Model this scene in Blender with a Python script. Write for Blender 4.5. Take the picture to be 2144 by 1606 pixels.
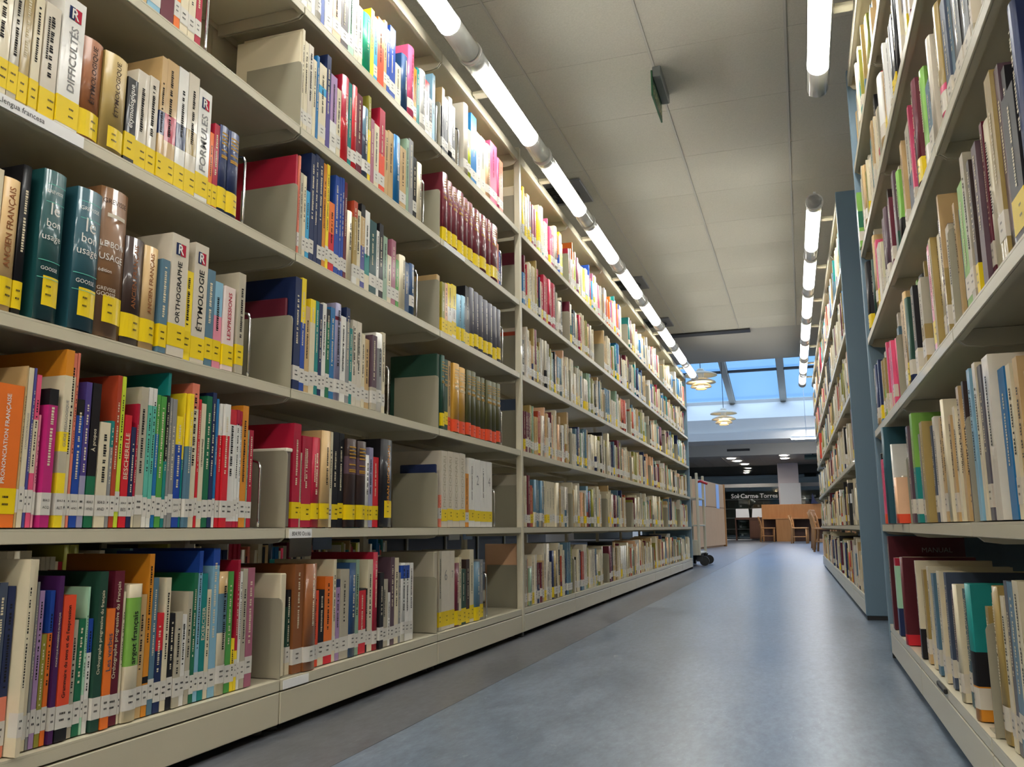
import bpy, math, random
from mathutils import Matrix, Vector

# ------------------------------------------------------------------ scene, camera, world, exposure
sc = bpy.context.scene
for o in list(bpy.data.objects):
    bpy.data.objects.remove(o, do_unlink=True)
U = 0.95            # one shelving bay, in metres: every length below is in bays
FZ = 0.505          # the camera stands this high (in bays) over the floor
YAW, PITCH, ROLL = 18.5065, 9.6405, -0.4178
cam_d = bpy.data.cameras.new('camera')
cam_d.sensor_width = 36.0
cam_d.lens = 36.0 * 1789.0 / 2144.0
cam_d.clip_start = 0.02
cam_d.clip_end = 200
cam = bpy.data.objects.new('camera', cam_d)
sc.collection.objects.link(cam)
ya, pi_, ro = map(math.radians, (YAW, PITCH, ROLL))
fw = Vector((-math.sin(ya)*math.cos(pi_), math.cos(ya)*math.cos(pi_), math.sin(pi_)))
rt = Vector((math.cos(ya), math.sin(ya), 0))
up = rt.cross(fw)
c_, s_ = math.cos(ro), math.sin(ro)
r2 = rt*c_ + up*s_
u2 = -rt*s_ + up*c_
CAM = Matrix((r2, u2, -fw)).transposed().to_4x4()
cam.matrix_world = Matrix.Translation((0, 0, FZ*U)) @ CAM
sc.camera = cam
sc.view_settings.view_transform = 'Standard'
sc.view_settings.look = 'None'
sc.view_settings.exposure = 1.42
sc.view_settings.gamma = 1.0
sc.view_settings.use_curve_mapping = False
TUBE_E, SKY_E, DOWN_E, PEND_E = 13.5, 1.0, 40.0, 40.0
w = bpy.data.worlds.new('world'); sc.world = w; w.use_nodes = True
nt = w.node_tree; nt.nodes.clear()
wo = nt.nodes.new('ShaderNodeOutputWorld'); bg = nt.nodes.new('ShaderNodeBackground')
tc = nt.nodes.new('ShaderNodeTexCoord'); sx_ = nt.nodes.new('ShaderNodeSeparateXYZ'); cr = nt.nodes.new('ShaderNodeValToRGB')
cr.color_ramp.elements[0].position = 0.22; cr.color_ramp.elements[0].color = (0.17, 0.30, 0.50, 1)
cr.color_ramp.elements[1].position = 0.75; cr.color_ramp.elements[1].color = (1.05, 1.08, 1.3, 1)
nt.links.new(tc.outputs['Generated'], sx_.inputs[0]); nt.links.new(sx_.outputs['Z'], cr.inputs[0])
nt.links.new(cr.outputs[0], bg.inputs[0]); nt.links.new(bg.outputs[0], wo.inputs[0])
bg.inputs[1].default_value = SKY_E

def proj(x, y, z):                      # bays, camera origin -> pixels (used only to rank books by size)
    v = Vector((x, y, z)); d = v.dot(fw)
    if d < .05: return None
    return 1072 + 1789*v.dot(r2)/d, 803 - 1789*v.dot(u2)/d, d

# ------------------------------------------------------------------ colours and materials
def hexl(h):
    h = h.lstrip('#'); out = []
    for i in (0, 2, 4):
        c = int(h[i:i+2], 16)/255
        out.append(c/12.92 if c <= .04045 else ((c+.055)/1.055)**2.4)
    return tuple(out) + (1.0,)
PAL = {k: hexl(v) for k, v in dict(cream='DACFB2', bone='D2C9B8', tan='C4A472', khaki='A48C52', stone='B4AC98', grey='8C8C8C', greyd='5E5D66',
  white='E2E0DA', black='17161A', navy='1C2B55', navy2='24466F', royal='2148A0', blue='1C6FA8', sky='86B4CC', sky2='3FA3D2', steel='56788C', slate='455064',
  teal='15827F', teal2='27525E', spruce='1C4A4C', pine='24483A', forest='1E6B4A', green='4E9A45', green2='12A37A', leaf='7DB04C', lime='C6D83A', sage='8FAA92', mint='A8D4B4', aqua='5FB8A4',
  moss='4B4A28', olive='8F8B36', yellow='F2D62A', gold='B78A32', amber='D68A26', orange='E8752A', vermilion='E8502E', rust='B0452A', salmon='E5836A', peach='EBBB94',
  pink='E4587E', rose='E08CA0', rosewhite='E6D2CC', magenta='B82A74', crimson='B01E3A', red='D02430', maroon='651C2E', maroon2='6E2430', maroon3='551622', mauve='A66478', mauve2='5C4650', lilac='A888B4', lavender='9A98B6',
  violet='4C3F86', purple='4A2258', indigo='4A4E92', brown='8A542E', walnut='7D5A3C', umber='3A2A26',
  ylab='EACB10', wlab='D3CFC6', olab='E8522E', page='CDBF9A').items()}
WORD = dict(bone='off-white', stone='greyish-white', greyd='dark grey', navy2='dark blue', royal='royal blue', sky='pale blue', sky2='bright blue', steel='grey-blue', slate='slate',
  teal2='petrol blue', spruce='dark teal', pine='dark green', forest='bottle-green', green2='emerald', leaf='leaf-green', lime='lime-green', sage='sage-green', mint='mint-green', aqua='aqua',
  moss='mossy green', rosewhite='pinkish-white', maroon2='maroon', maroon3='dark maroon', mauve2='brownish-purple', rose='dusty pink', umber='dark brown', walnut='wood-brown')

def nodes(name):
    m = bpy.data.materials.new(name); m.use_nodes = True
    n = m.node_tree; return m, n, n.nodes['Principled BSDF']
def plain(name, col, rough=.5, metal=0, coat=0, noise=0, nscale=8, bump=0, bscale=200, spec=.5):
    m, n, p = nodes(name)
    c = hexl(col) if isinstance(col, str) else col
    p.inputs['Base Color'].default_value = c
    p.inputs['Roughness'].default_value = rough; p.inputs['Metallic'].default_value = metal
    p.inputs['Coat Weight'].default_value = coat; p.inputs['Specular IOR Level'].default_value = spec
    if noise:
        t = n.nodes.new('ShaderNodeTexCoord')
        nz = n.nodes.new('ShaderNodeTexNoise'); nz.inputs['Scale'].default_value = nscale; nz.inputs['Detail'].default_value = 4
        n.links.new(t.outputs['Object'], nz.inputs['Vector'])
        mx = n.nodes.new('ShaderNodeMix'); mx.data_type = 'RGBA'
        mx.inputs[6].default_value = tuple(x*(1-noise) for x in c[:3])+(1,); mx.inputs[7].default_value = tuple(min(1, x*(1+noise)) for x in c[:3])+(1,)
        n.links.new(nz.outputs['Fac'], mx.inputs[0]); n.links.new(mx.outputs[2], p.inputs['Base Color'])
    if bump:
        t2 = n.nodes.new('ShaderNodeTexCoord')
        nz2 = n.nodes.new('ShaderNodeTexNoise'); nz2.inputs['Scale'].default_value = bscale; nz2.inputs['Detail'].default_value = 3
        n.links.new(t2.outputs['Object'], nz2.inputs['Vector'])
        b = n.nodes.new('ShaderNodeBump'); b.inputs['Strength'].default_value = bump; b.inputs['Distance'].default_value = .002
        n.links.new(nz2.outputs['Fac'], b.inputs['Height']); n.links.new(b.outputs[0], p.inputs['Normal'])
    return m
def attrmat(name, rough, coat=0, bump=0, bscale=30, var=.12):
    m, n, p = nodes(name)
    a = n.nodes.new('ShaderNodeAttribute'); a.attribute_name = 'Col'
    t = n.nodes.new('ShaderNodeTexCoord')
    nz = n.nodes.new('ShaderNodeTexNoise'); nz.inputs['Scale'].default_value = 25; nz.inputs['Detail'].default_value = 5
    n.links.new(t.outputs['Object'], nz.inputs['Vector'])
    mr = n.nodes.new('ShaderNodeMapRange'); mr.inputs[3].default_value = 1-var; mr.inputs[4].default_value = 1+var*.6
    n.links.new(nz.outputs['Fac'], mr.inputs[0])
    mx = n.nodes.new('ShaderNodeVectorMath'); mx.operation = 'SCALE'
    n.links.new(a.outputs['Color'], mx.inputs[0]); n.links.new(mr.outputs[0], mx.inputs['Scale'])
    n.links.new(mx.outputs[0], p.inputs['Base Color'])
    p.inputs['Roughness'].default_value = rough; p.inputs['Coat Weight'].default_value = coat; p.inputs['Coat Roughness'].default_value = .12; p.inputs['Specular IOR Level'].default_value = .3
    if bump:
        nz2 = n.nodes.new('ShaderNodeTexNoise'); nz2.inputs['Scale'].default_value = bscale; nz2.inputs['Detail'].default_value = 2; nz2.inputs['Distortion'].default_value = .8
        mp = n.nodes.new('ShaderNodeMapping'); mp.inputs['Scale'].default_value = (1, 1, .22)
        n.links.new(t.outputs['Object'], mp.inputs['Vector']); n.links.new(mp.outputs[0], nz2.inputs['Vector'])
        b = n.nodes.new('ShaderNodeBump'); b.inputs['Strength'].default_value = bump; b.inputs['Distance'].default_value = .004
        n.links.new(nz2.outputs['Fac'], b.inputs['Height']); n.links.new(b.outputs[0], p.inputs['Coat Normal'])
    return m
def emis(name, col, e):
    m, n, p = nodes(name); p.inputs['Base Color'].default_value = (.8, .8, .8, 1)
    p.inputs['Emission Color'].default_value = col; p.inputs['Emission Strength'].default_value = e
    return m
M = {}
M['cover'] = attrmat('book_cover', .45, .12)
M['plastic'] = attrmat('plastic_wrapped_cover', .42, .42, .4, 34)
M['paper'] = attrmat('paper', .85, 0)
M['shelf'] = plain('cream_shelf_paint', 'C3BCA5', .36, 0, .12, noise=.03, nscale=4, bump=.08, bscale=420)
M['grey'] = plain('bookend_grey_paint', '96917E', .42, bump=.05, bscale=400)
M['panelblue'] = plain('blue_grey_panel_paint', '6F8797', .45, bump=.12, bscale=500)
M['dark'] = plain('dark_metal', '2A2A2A', .5)
M['chrome'] = plain('chrome', 'C8C8C8', .16, 1)
M['alu'] = plain('brushed_aluminium', 'D2D1CC', .3, .1)
M['whitep'] = plain('white_plaster', 'CFCBC4', .8, noise=.03, nscale=3)
M['plaster2'] = plain('ceiling_plaster', 'A8A59D', .85, noise=.03, nscale=2)
M['wood'] = None
M['black'] = plain('black_rubber', '232321', .55)
M['white'] = plain('white_card', 'E8E8E8', .6)
M['bluep'] = plain('pale_blue_card', '9DB6DC', .6)
M['greenp'] = plain('dark_green_board', '1B3632', .6)
M['lampw'] = plain('white_enamel', 'EFE8D6', .45)
M['redp'] = plain('red_plastic', 'B02A34', .4)
M['lit'] = emis('tube_light', (1.0, .99, .955, 1), TUBE_E)
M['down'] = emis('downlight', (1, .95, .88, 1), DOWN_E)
M['down2'] = emis('added_fill_light', (1, .93, .82, 1), 14.0)  # glow of the unseen lights added to brighten the room
M['bulb'] = emis('bulb', (1, .86, .62, 1), PEND_E)
def shadem():
    m = bpy.data.materials.new('white_lamp_shade'); m.use_nodes = True; n = m.node_tree; n.nodes.clear()
    o = n.nodes.new('ShaderNodeOutputMaterial'); d = n.nodes.new('ShaderNodeBsdfDiffuse'); t2 = n.nodes.new('ShaderNodeBsdfTranslucent'); mx = n.nodes.new('ShaderNodeMixShader')
    d.inputs[0].default_value = hexl('F2ECDC'); t2.inputs[0].default_value = hexl('F4E2BC'); mx.inputs[0].default_value = .35
    n.links.new(d.outputs[0], mx.inputs[1]); n.links.new(t2.outputs[0], mx.inputs[2]); n.links.new(mx.outputs[0], o.inputs[0]); return m
M['shade'] = shadem()
def woodmat(name, a, b, rough=.4, sc_=6, axis='Z'):
    m, n, p = nodes(name)
    t = n.nodes.new('ShaderNodeTexCoord'); mp = n.nodes.new('ShaderNodeMapping')
    mp.inputs['Scale'].default_value = {'Z': (sc_, sc_, sc_*.12), 'X': (sc_*.12, sc_, sc_), 'Y': (sc_, sc_*.12, sc_)}[axis]
    nz = n.nodes.new('ShaderNodeTexNoise'); nz.inputs['Scale'].default_value = 3; nz.inputs['Detail'].default_value = 6; nz.inputs['Distortion'].default_value = .6
    n.links.new(t.outputs['Object'], mp.inputs[0]); n.links.new(mp.outputs[0], nz.inputs['Vector'])
    mx = n.nodes.new('ShaderNodeMix'); mx.data_type = 'RGBA'; mx.inputs[6].default_value = hexl(a); mx.inputs[7].default_value = hexl(b)
    n.links.new(nz.outputs['Fac'], mx.inputs[0]); n.links.new(mx.outputs[2], p.inputs['Base Color']); p.inputs['Roughness'].default_value = rough
    return m
M['wood'] = woodmat('beech_wood', 'A8703C', 'C48A52')
M['wood2'] = woodmat('pale_board', 'B8906A', 'D0AA84', .45)
M['wood3'] = woodmat('dark_brown_wood', '4E3022', '6B4430', .5)
# clear acrylic and window glass
def glassy(name, tint, opac, rough=.05):
    m = bpy.data.materials.new(name); m.use_nodes = True; n = m.node_tree; n.nodes.clear()
    o = n.nodes.new('ShaderNodeOutputMaterial'); tr = n.nodes.new('ShaderNodeBsdfTransparent'); gl = n.nodes.new('ShaderNodeBsdfGlossy')
    fr = n.nodes.new('ShaderNodeLayerWeight'); fr.inputs['Blend'].default_value = .5
    pw = n.nodes.new('ShaderNodeMath'); pw.operation = 'POWER'; pw.inputs[1].default_value = 5.0
    n.links.new(fr.outputs['Facing'], pw.inputs[0])
    ad = n.nodes.new('ShaderNodeMath'); ad.operation = 'ADD'; ad.inputs[1].default_value = opac
    n.links.new(pw.outputs[0], ad.inputs[0])
    mx = n.nodes.new('ShaderNodeMixShader'); tr.inputs[0].default_value = tint; gl.inputs['Roughness'].default_value = rough
    n.links.new(ad.outputs[0], mx.inputs[0]); n.links.new(tr.outputs[0], mx.inputs[1]); n.links.new(gl.outputs[0], mx.inputs[2]); n.links.new(mx.outputs[0], o.inputs[0])
    return m
M['acrylic'] = glassy('clear_acrylic', (.95, .96, .95, 1), .05)
M['glass'] = glassy('glass_wall', (.78, .82, .81, 1), .09, .02)
M['skyglass'] = glassy('skylight_glass', (.75, .88, .97, 1), .02)
# mottled blue-grey linoleum
def lino(name, a, b, c):
    m, n, p = nodes(name)
    t = n.nodes.new('ShaderNodeTexCoord')
    mp = n.nodes.new('ShaderNodeMapping'); mp.inputs['Scale'].default_value = (1.3, .55, 1); mp.inputs['Rotation'].default_value = (0, 0, .35)
    n.links.new(t.outputs['Object'], mp.inputs[0])
    n1 = n.nodes.new('ShaderNodeTexNoise'); n1.inputs['Scale'].default_value = 3.0; n1.inputs['Detail'].default_value = 8; n1.inputs['Roughness'].default_value = .65; n1.inputs['Distortion'].default_value = .6
    n.links.new(mp.outputs[0], n1.inputs['Vector'])
    cr1 = n.nodes.new('ShaderNodeValToRGB'); e = cr1.color_ramp
    e.elements[0].position = .33; e.elements[0].color = hexl(a); e.elements[1].position = .66; e.elements[1].color = hexl(b)
    n.links.new(n1.outputs['Fac'], cr1.inputs[0])
    mp2 = n.nodes.new('ShaderNodeMapping'); mp2.inputs['Scale'].default_value = (1, .35, 1); mp2.inputs['Rotation'].default_value = (0, 0, 1.2)
    n.links.new(t.outputs['Object'], mp2.inputs[0])
    n2 = n.nodes.new('ShaderNodeTexNoise'); n2.inputs['Scale'].default_value = 75; n2.inputs['Detail'].default_value = 4; n2.inputs['Distortion'].default_value = 1.5
    n.links.new(mp2.outputs[0], n2.inputs['Vector'])
    cr2 = n.nodes.new('ShaderNodeValToRGB'); cr2.color_ramp.elements[0].position = .62; cr2.color_ramp.elements[1].position = .78
    cr2.color_ramp.elements[0].color = (0, 0, 0, 1); cr2.color_ramp.elements[1].color = (.4, .4, .4, 1)
    n.links.new(n2.outputs['Fac'], cr2.inputs[0])
    # fine streaky marbling over the clouds
    mp3 = n.nodes.new('ShaderNodeMapping'); mp3.inputs['Scale'].default_value = (1, .4, 1); mp3.inputs['Rotation'].default_value = (0, 0, 1.35)
    n.links.new(t.outputs['Object'], mp3.inputs[0])
    nf = n.nodes.new('ShaderNodeTexNoise'); nf.inputs['Scale'].default_value = 55; nf.inputs['Detail'].default_value = 5; nf.inputs['Roughness'].default_value = .7
    n.links.new(mp3.outputs[0], nf.inputs['Vector'])
    mf = n.nodes.new('ShaderNodeMapRange'); mf.inputs[1].default_value = .3; mf.inputs[2].default_value = .7; mf.inputs[3].default_value = .72; mf.inputs[4].default_value = 1.26
    n.links.new(nf.outputs['Fac'], mf.inputs[0])
    sc2 = n.nodes.new('ShaderNodeVectorMath'); sc2.operation = 'SCALE'
    n.links.new(cr1.outputs[0], sc2.inputs[0]); n.links.new(mf.outputs[0], sc2.inputs['Scale'])
    mx = n.nodes.new('ShaderNodeMix'); mx.data_type = 'RGBA'; mx.inputs[7].default_value = hexl(c)
    n.links.new(cr2.outputs[0], mx.inputs[0]); n.links.new(sc2.outputs[0], mx.inputs[6])
    n.links.new(mx.outputs[2], p.inputs['Base Color'])
    rr = n.nodes.new('ShaderNodeMapRange'); rr.inputs[3].default_value = .24; rr.inputs[4].default_value = .38
    n.links.new(n1.outputs['Fac'], rr.inputs[0]); n.links.new(rr.outputs[0], p.inputs['Roughness'])
    b = n.nodes.new('ShaderNodeBump'); b.inputs['Strength'].default_value = .05; b.inputs['Distance'].default_value = .003
    n3 = n.nodes.new('ShaderNodeTexNoise'); n3.inputs['Scale'].default_value = 7; n.links.new(t.outputs['Object'], n3.inputs['Vector'])
    n.links.new(n3.outputs['Fac'], b.inputs['Height']); n.links.new(b.outputs[0], p.inputs['Normal'])
    return m
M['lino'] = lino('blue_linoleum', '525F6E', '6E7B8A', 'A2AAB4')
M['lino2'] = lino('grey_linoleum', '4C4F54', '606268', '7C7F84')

# ------------------------------------------------------------------ mesh helpers (all inputs in bays)
class MB:
    def __init__(s): s.v = []; s.f = []; s.c = []; s.m = []; s.sm = []
    def face(s, pts, col=None, mi=0, smooth=False):
        i = len(s.v); s.v += [tuple(p) for p in pts]; s.f.append(tuple(range(i, i+len(pts)))); s.c.append(col); s.m.append(mi); s.sm.append(smooth)
    def poly(s, idx, col=None, mi=0, smooth=False):
        s.f.append(tuple(idx)); s.c.append(col); s.m.append(mi); s.sm.append(smooth)
    def box(s, x0, x1, y0, y1, z0, z1, col=None, mi=0, b=0):
        if x0 > x1: x0, x1 = x1, x0
        if y0 > y1: y0, y1 = y1, y0
        if z0 > z1: z0, z1 = z1, z0
        if b:
            b = min(b, (x1-x0)*.45, (y1-y0)*.45, (z1-z0)*.45)
            i = len(s.v)
            for z, e in ((z0, b), (z0+b, 0), (z1-b, 0), (z1, b)):
                k = b-e if e == 0 else 0
                a = b if e else 0
                s.v += [(x0+a+ (0 if e else b*0), y0+b, z), (x0+b, y0+a, z), (x1-b, y0+a, z), (x1-a, y0+b, z), (x1-a, y1-b, z), (x1-b, y1-a, z), (x0+b, y1-a, z), (x0+a, y1-b, z)]
            for l in range(3):
                for k in range(8):
                    a = i+l*8+k; c2 = i+l*8+(k+1) % 8
                    s.poly((a, c2, c2+8, a+8), col, mi)
            s.poly([i+k for k in range(7, -1, -1)], col, mi); s.poly([i+24+k for k in range(8)], col, mi)
            return
        i = len(s.v)
        s.v += [(x0, y0, z0), (x1, y0, z0), (x1, y1, z0), (x0, y1, z0), (x0, y0, z1), (x1, y0, z1), (x1, y1, z1), (x0, y1, z1)]
        for q in ((0, 3, 2, 1), (4, 5, 6, 7), (0, 1, 5, 4), (1, 2, 6, 5), (2, 3, 7, 6), (3, 0, 4, 7)):
            s.poly([i+k for k in q], col, mi)
    def obox(s, c, hx, hy, hz, rot=None, col=None, mi=0):      # oriented box
        i = len(s.v); R = rot or Matrix.Identity(3)
        for sx in (-1, 1):
            for sy in (-1, 1):
                for sz in (-1, 1):
                    s.v.append(tuple(Vector(c)+R @ Vector((sx*hx, sy*hy, sz*hz))))
        for q in ((0, 1, 3, 2), (4, 6, 7, 5), (0, 4, 5, 1), (2, 3, 7, 6), (0, 2, 6, 4), (1, 5, 7, 3)):
            s.poly([i+k for k in q], col, mi)
    def prism(s, prof, levels, col=None, mi=0, smooth=False):   # prof: closed loop [(x,y)], levels: [(z,col)] upward
        n = len(prof); i = len(s.v)
        for z, _ in levels: s.v += [(x, y, z) for x, y in prof]
        for l in range(len(levels)-1):
            for k in range(n):
                a = i+l*n+k; b2 = i+l*n+(k+1) % n
                s.poly((a, b2, b2+n, a+n), levels[l+1][1] or col, mi, smooth)
        s.poly([i+k for k in range(n-1, -1, -1)], levels[1][1] or col, mi); j = i+(len(levels)-1)*n
        s.poly([j+k for k in range(n)], levels[-1][1] or col, mi)
    def tube(s, pts, r, n=8, closed=False, col=None, mi=0, caps=True):
        pts = [Vector(p) for p in pts]; i = len(s.v); m = len(pts)
        rr = r if isinstance(r, (list, tuple)) else [r]*m
        pr = None
        for k, p in enumerate(pts):
            a = pts[(k-1) % m] if (k or closed) else p; b2 = pts[(k+1) % m] if (k < m-1 or closed) else p
            d = (b2-a).normalized()
            if pr is None: pr = d.orthogonal().normalized()
            pr = (pr-d*pr.dot(d)).normalized(); q = d.cross(pr)
            for t in range(n):
                an = 2*math.pi*t/n; s.v.append(tuple(p+(pr*math.cos(an)+q*math.sin(an))*rr[k]))
        for k in range(m if closed else m-1):
            for t in range(n):
                a = i+k*n+t; b2 = i+k*n+(t+1) % n; c2 = i+((k+1) % m)*n+(t+1) % n; d2 = i+((k+1) % m)*n+t
                s.poly((a, b2, c2, d2), col, mi, True)
        if not closed and caps:
            s.poly([i+t for t in range(n-1, -1, -1)], col, mi); s.poly([i+(m-1)*n+t for t in range(n)], col, mi)
    def lathe(s, prof, c=(0, 0, 0), n=28, col=None, mi=0):        # prof [(r,z)]
        i = len(s.v)
        for r, z in prof:
            for t in range(n):
                a = 2*math.pi*t/n; s.v.append((c[0]+r*math.cos(a), c[1]+r*math.sin(a), c[2]+z))
        for k in range(len(prof)-1):
            for t in range(n):
                a = i+k*n+t; b2 = i+k*n+(t+1) % n
                s.poly((a, b2, b2+n, a+n), col, mi, True)
    def build(s, name, mats, parent=None, loc=None, rz=0, kind=None, label=None, cat=None, group=None):
        if not isinstance(mats, (list, tuple)): mats = [mats]
        me = bpy.data.meshes.new(name)
        me.from_pydata([(a*U, b*U, c2*U) for a, b, c2 in s.v], [], s.f)
        for m in mats: me.materials.append(m)
        if any(s.m): me.polygons.foreach_set('material_index', s.m)
        if any(s.sm): me.polygons.foreach_set('use_smooth', s.sm)
        if any(c2 is not None for c2 in s.c):
            at = me.color_attributes.new('Col', 'FLOAT_COLOR', 'CORNER')
            buf = []
            for f, c2 in zip(s.f, s.c): buf += list(c2 or (.8, .8, .8, 1))*len(f)
            at.data.foreach_set('color', buf)
        me.update()
        o = bpy.data.objects.new(name, me); sc.collection.objects.link(o)
        place(o, parent, loc, rz); tag(o, label, cat, group, kind)
        return o
def place(o, parent=None, loc=None, rz=0):
    l = loc or (0, 0, 0)
    if parent is not None:
        o.parent = parent; o.location = (l[0]*U, l[1]*U, l[2]*U)
    else: o.location = (l[0]*U, l[1]*U, (l[2]+FZ)*U)
    o.rotation_euler = (0, 0, rz)
LABELS = {}
def tag(o, label=None, cat=None, group=None, kind=None):
    if label: o['label'] = label
    if cat: o['category'] = cat
    if group: o['group'] = group
    if kind: o['kind'] = kind
def thing(name, label, cat, loc=(0, 0, 0), rz=0, group=None):
    o = bpy.data.objects.new(name, None); o.empty_display_size = .05; sc.collection.objects.link(o)
    place(o, None, loc, rz); tag(o, label, cat, group); return o
def clone(o, parent=None):
    c2 = o.copy(); sc.collection.objects.link(c2)
    if parent is not None: c2.parent = parent
    for ch in list(o.children): clone(ch, c2)
    return c2
_txt = {}
def textmesh(body, bold=False):          # (verts, faces, width, height) in units of font size
    if body in _txt: return _txt[body]
    cu = bpy.data.curves.new('t', 'FONT'); cu.body = body; cu.size = 1; cu.fill_mode = 'FRONT'; cu.resolution_u = 2
    if bold: cu.offset = .012
    ob = bpy.data.objects.new('t', cu); sc.collection.objects.link(ob)
    dg = bpy.context.evaluated_depsgraph_get()
    me = bpy.data.meshes.new_from_object(ob.evaluated_get(dg))
    vs = [(v.co.x, v.co.y) for v in me.vertices]; fs = [tuple(p.vertices) for p in me.polygons]
    bpy.data.objects.remove(ob, do_unlink=True); bpy.data.meshes.remove(me); bpy.data.curves.remove(cu)
    if not vs: _txt[body] = ([], [], 1, 1); return _txt[body]
    x0 = min(v[0] for v in vs); x1 = max(v[0] for v in vs); y0 = min(v[1] for v in vs); y1 = max(v[1] for v in vs)
    _txt[body] = ([(x-x0, y-y0) for x, y in vs], fs, x1-x0, y1-y0)
    return _txt[body]
def addtext(mb, body, fn, W, H, col=None, mi=0, bold=False):  # fit inside W x H, fn maps (u,v) from the box's lower-left to 3-D
    vs, fs, tw, th = textmesh(body, bold)
    if not vs: return
    k = min(W/tw, H/th); ox = (W-tw*k)/2; oy = (H-th*k)/2; i = len(mb.v)
    mb.v += [fn(ox+x*k, oy+y*k) for x, y in vs]
    for f in fs: mb.poly([i+q for q in f], col, mi)
ORD = ['first', 'second', 'third', 'fourth', 'fifth', 'sixth', 'seventh', 'eighth', 'ninth', 'tenth', 'eleventh', 'twelfth', 'thirteenth', 'fourteenth', 'fifteenth', 'sixteenth', 'seventeenth', 'eighteenth', 'nineteenth', 'twentieth']
def ordw(n):
    if n <= 20: return ORD[n-1]
    if n % 10 == 0: return {30: 'thirtieth', 40: 'fortieth', 50: 'fiftieth', 60: 'sixtieth'}[n]
    return {2: 'twenty', 3: 'thirty', 4: 'forty', 5: 'fifty'}[n//10]+'-'+ORD[n % 10-1]
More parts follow.
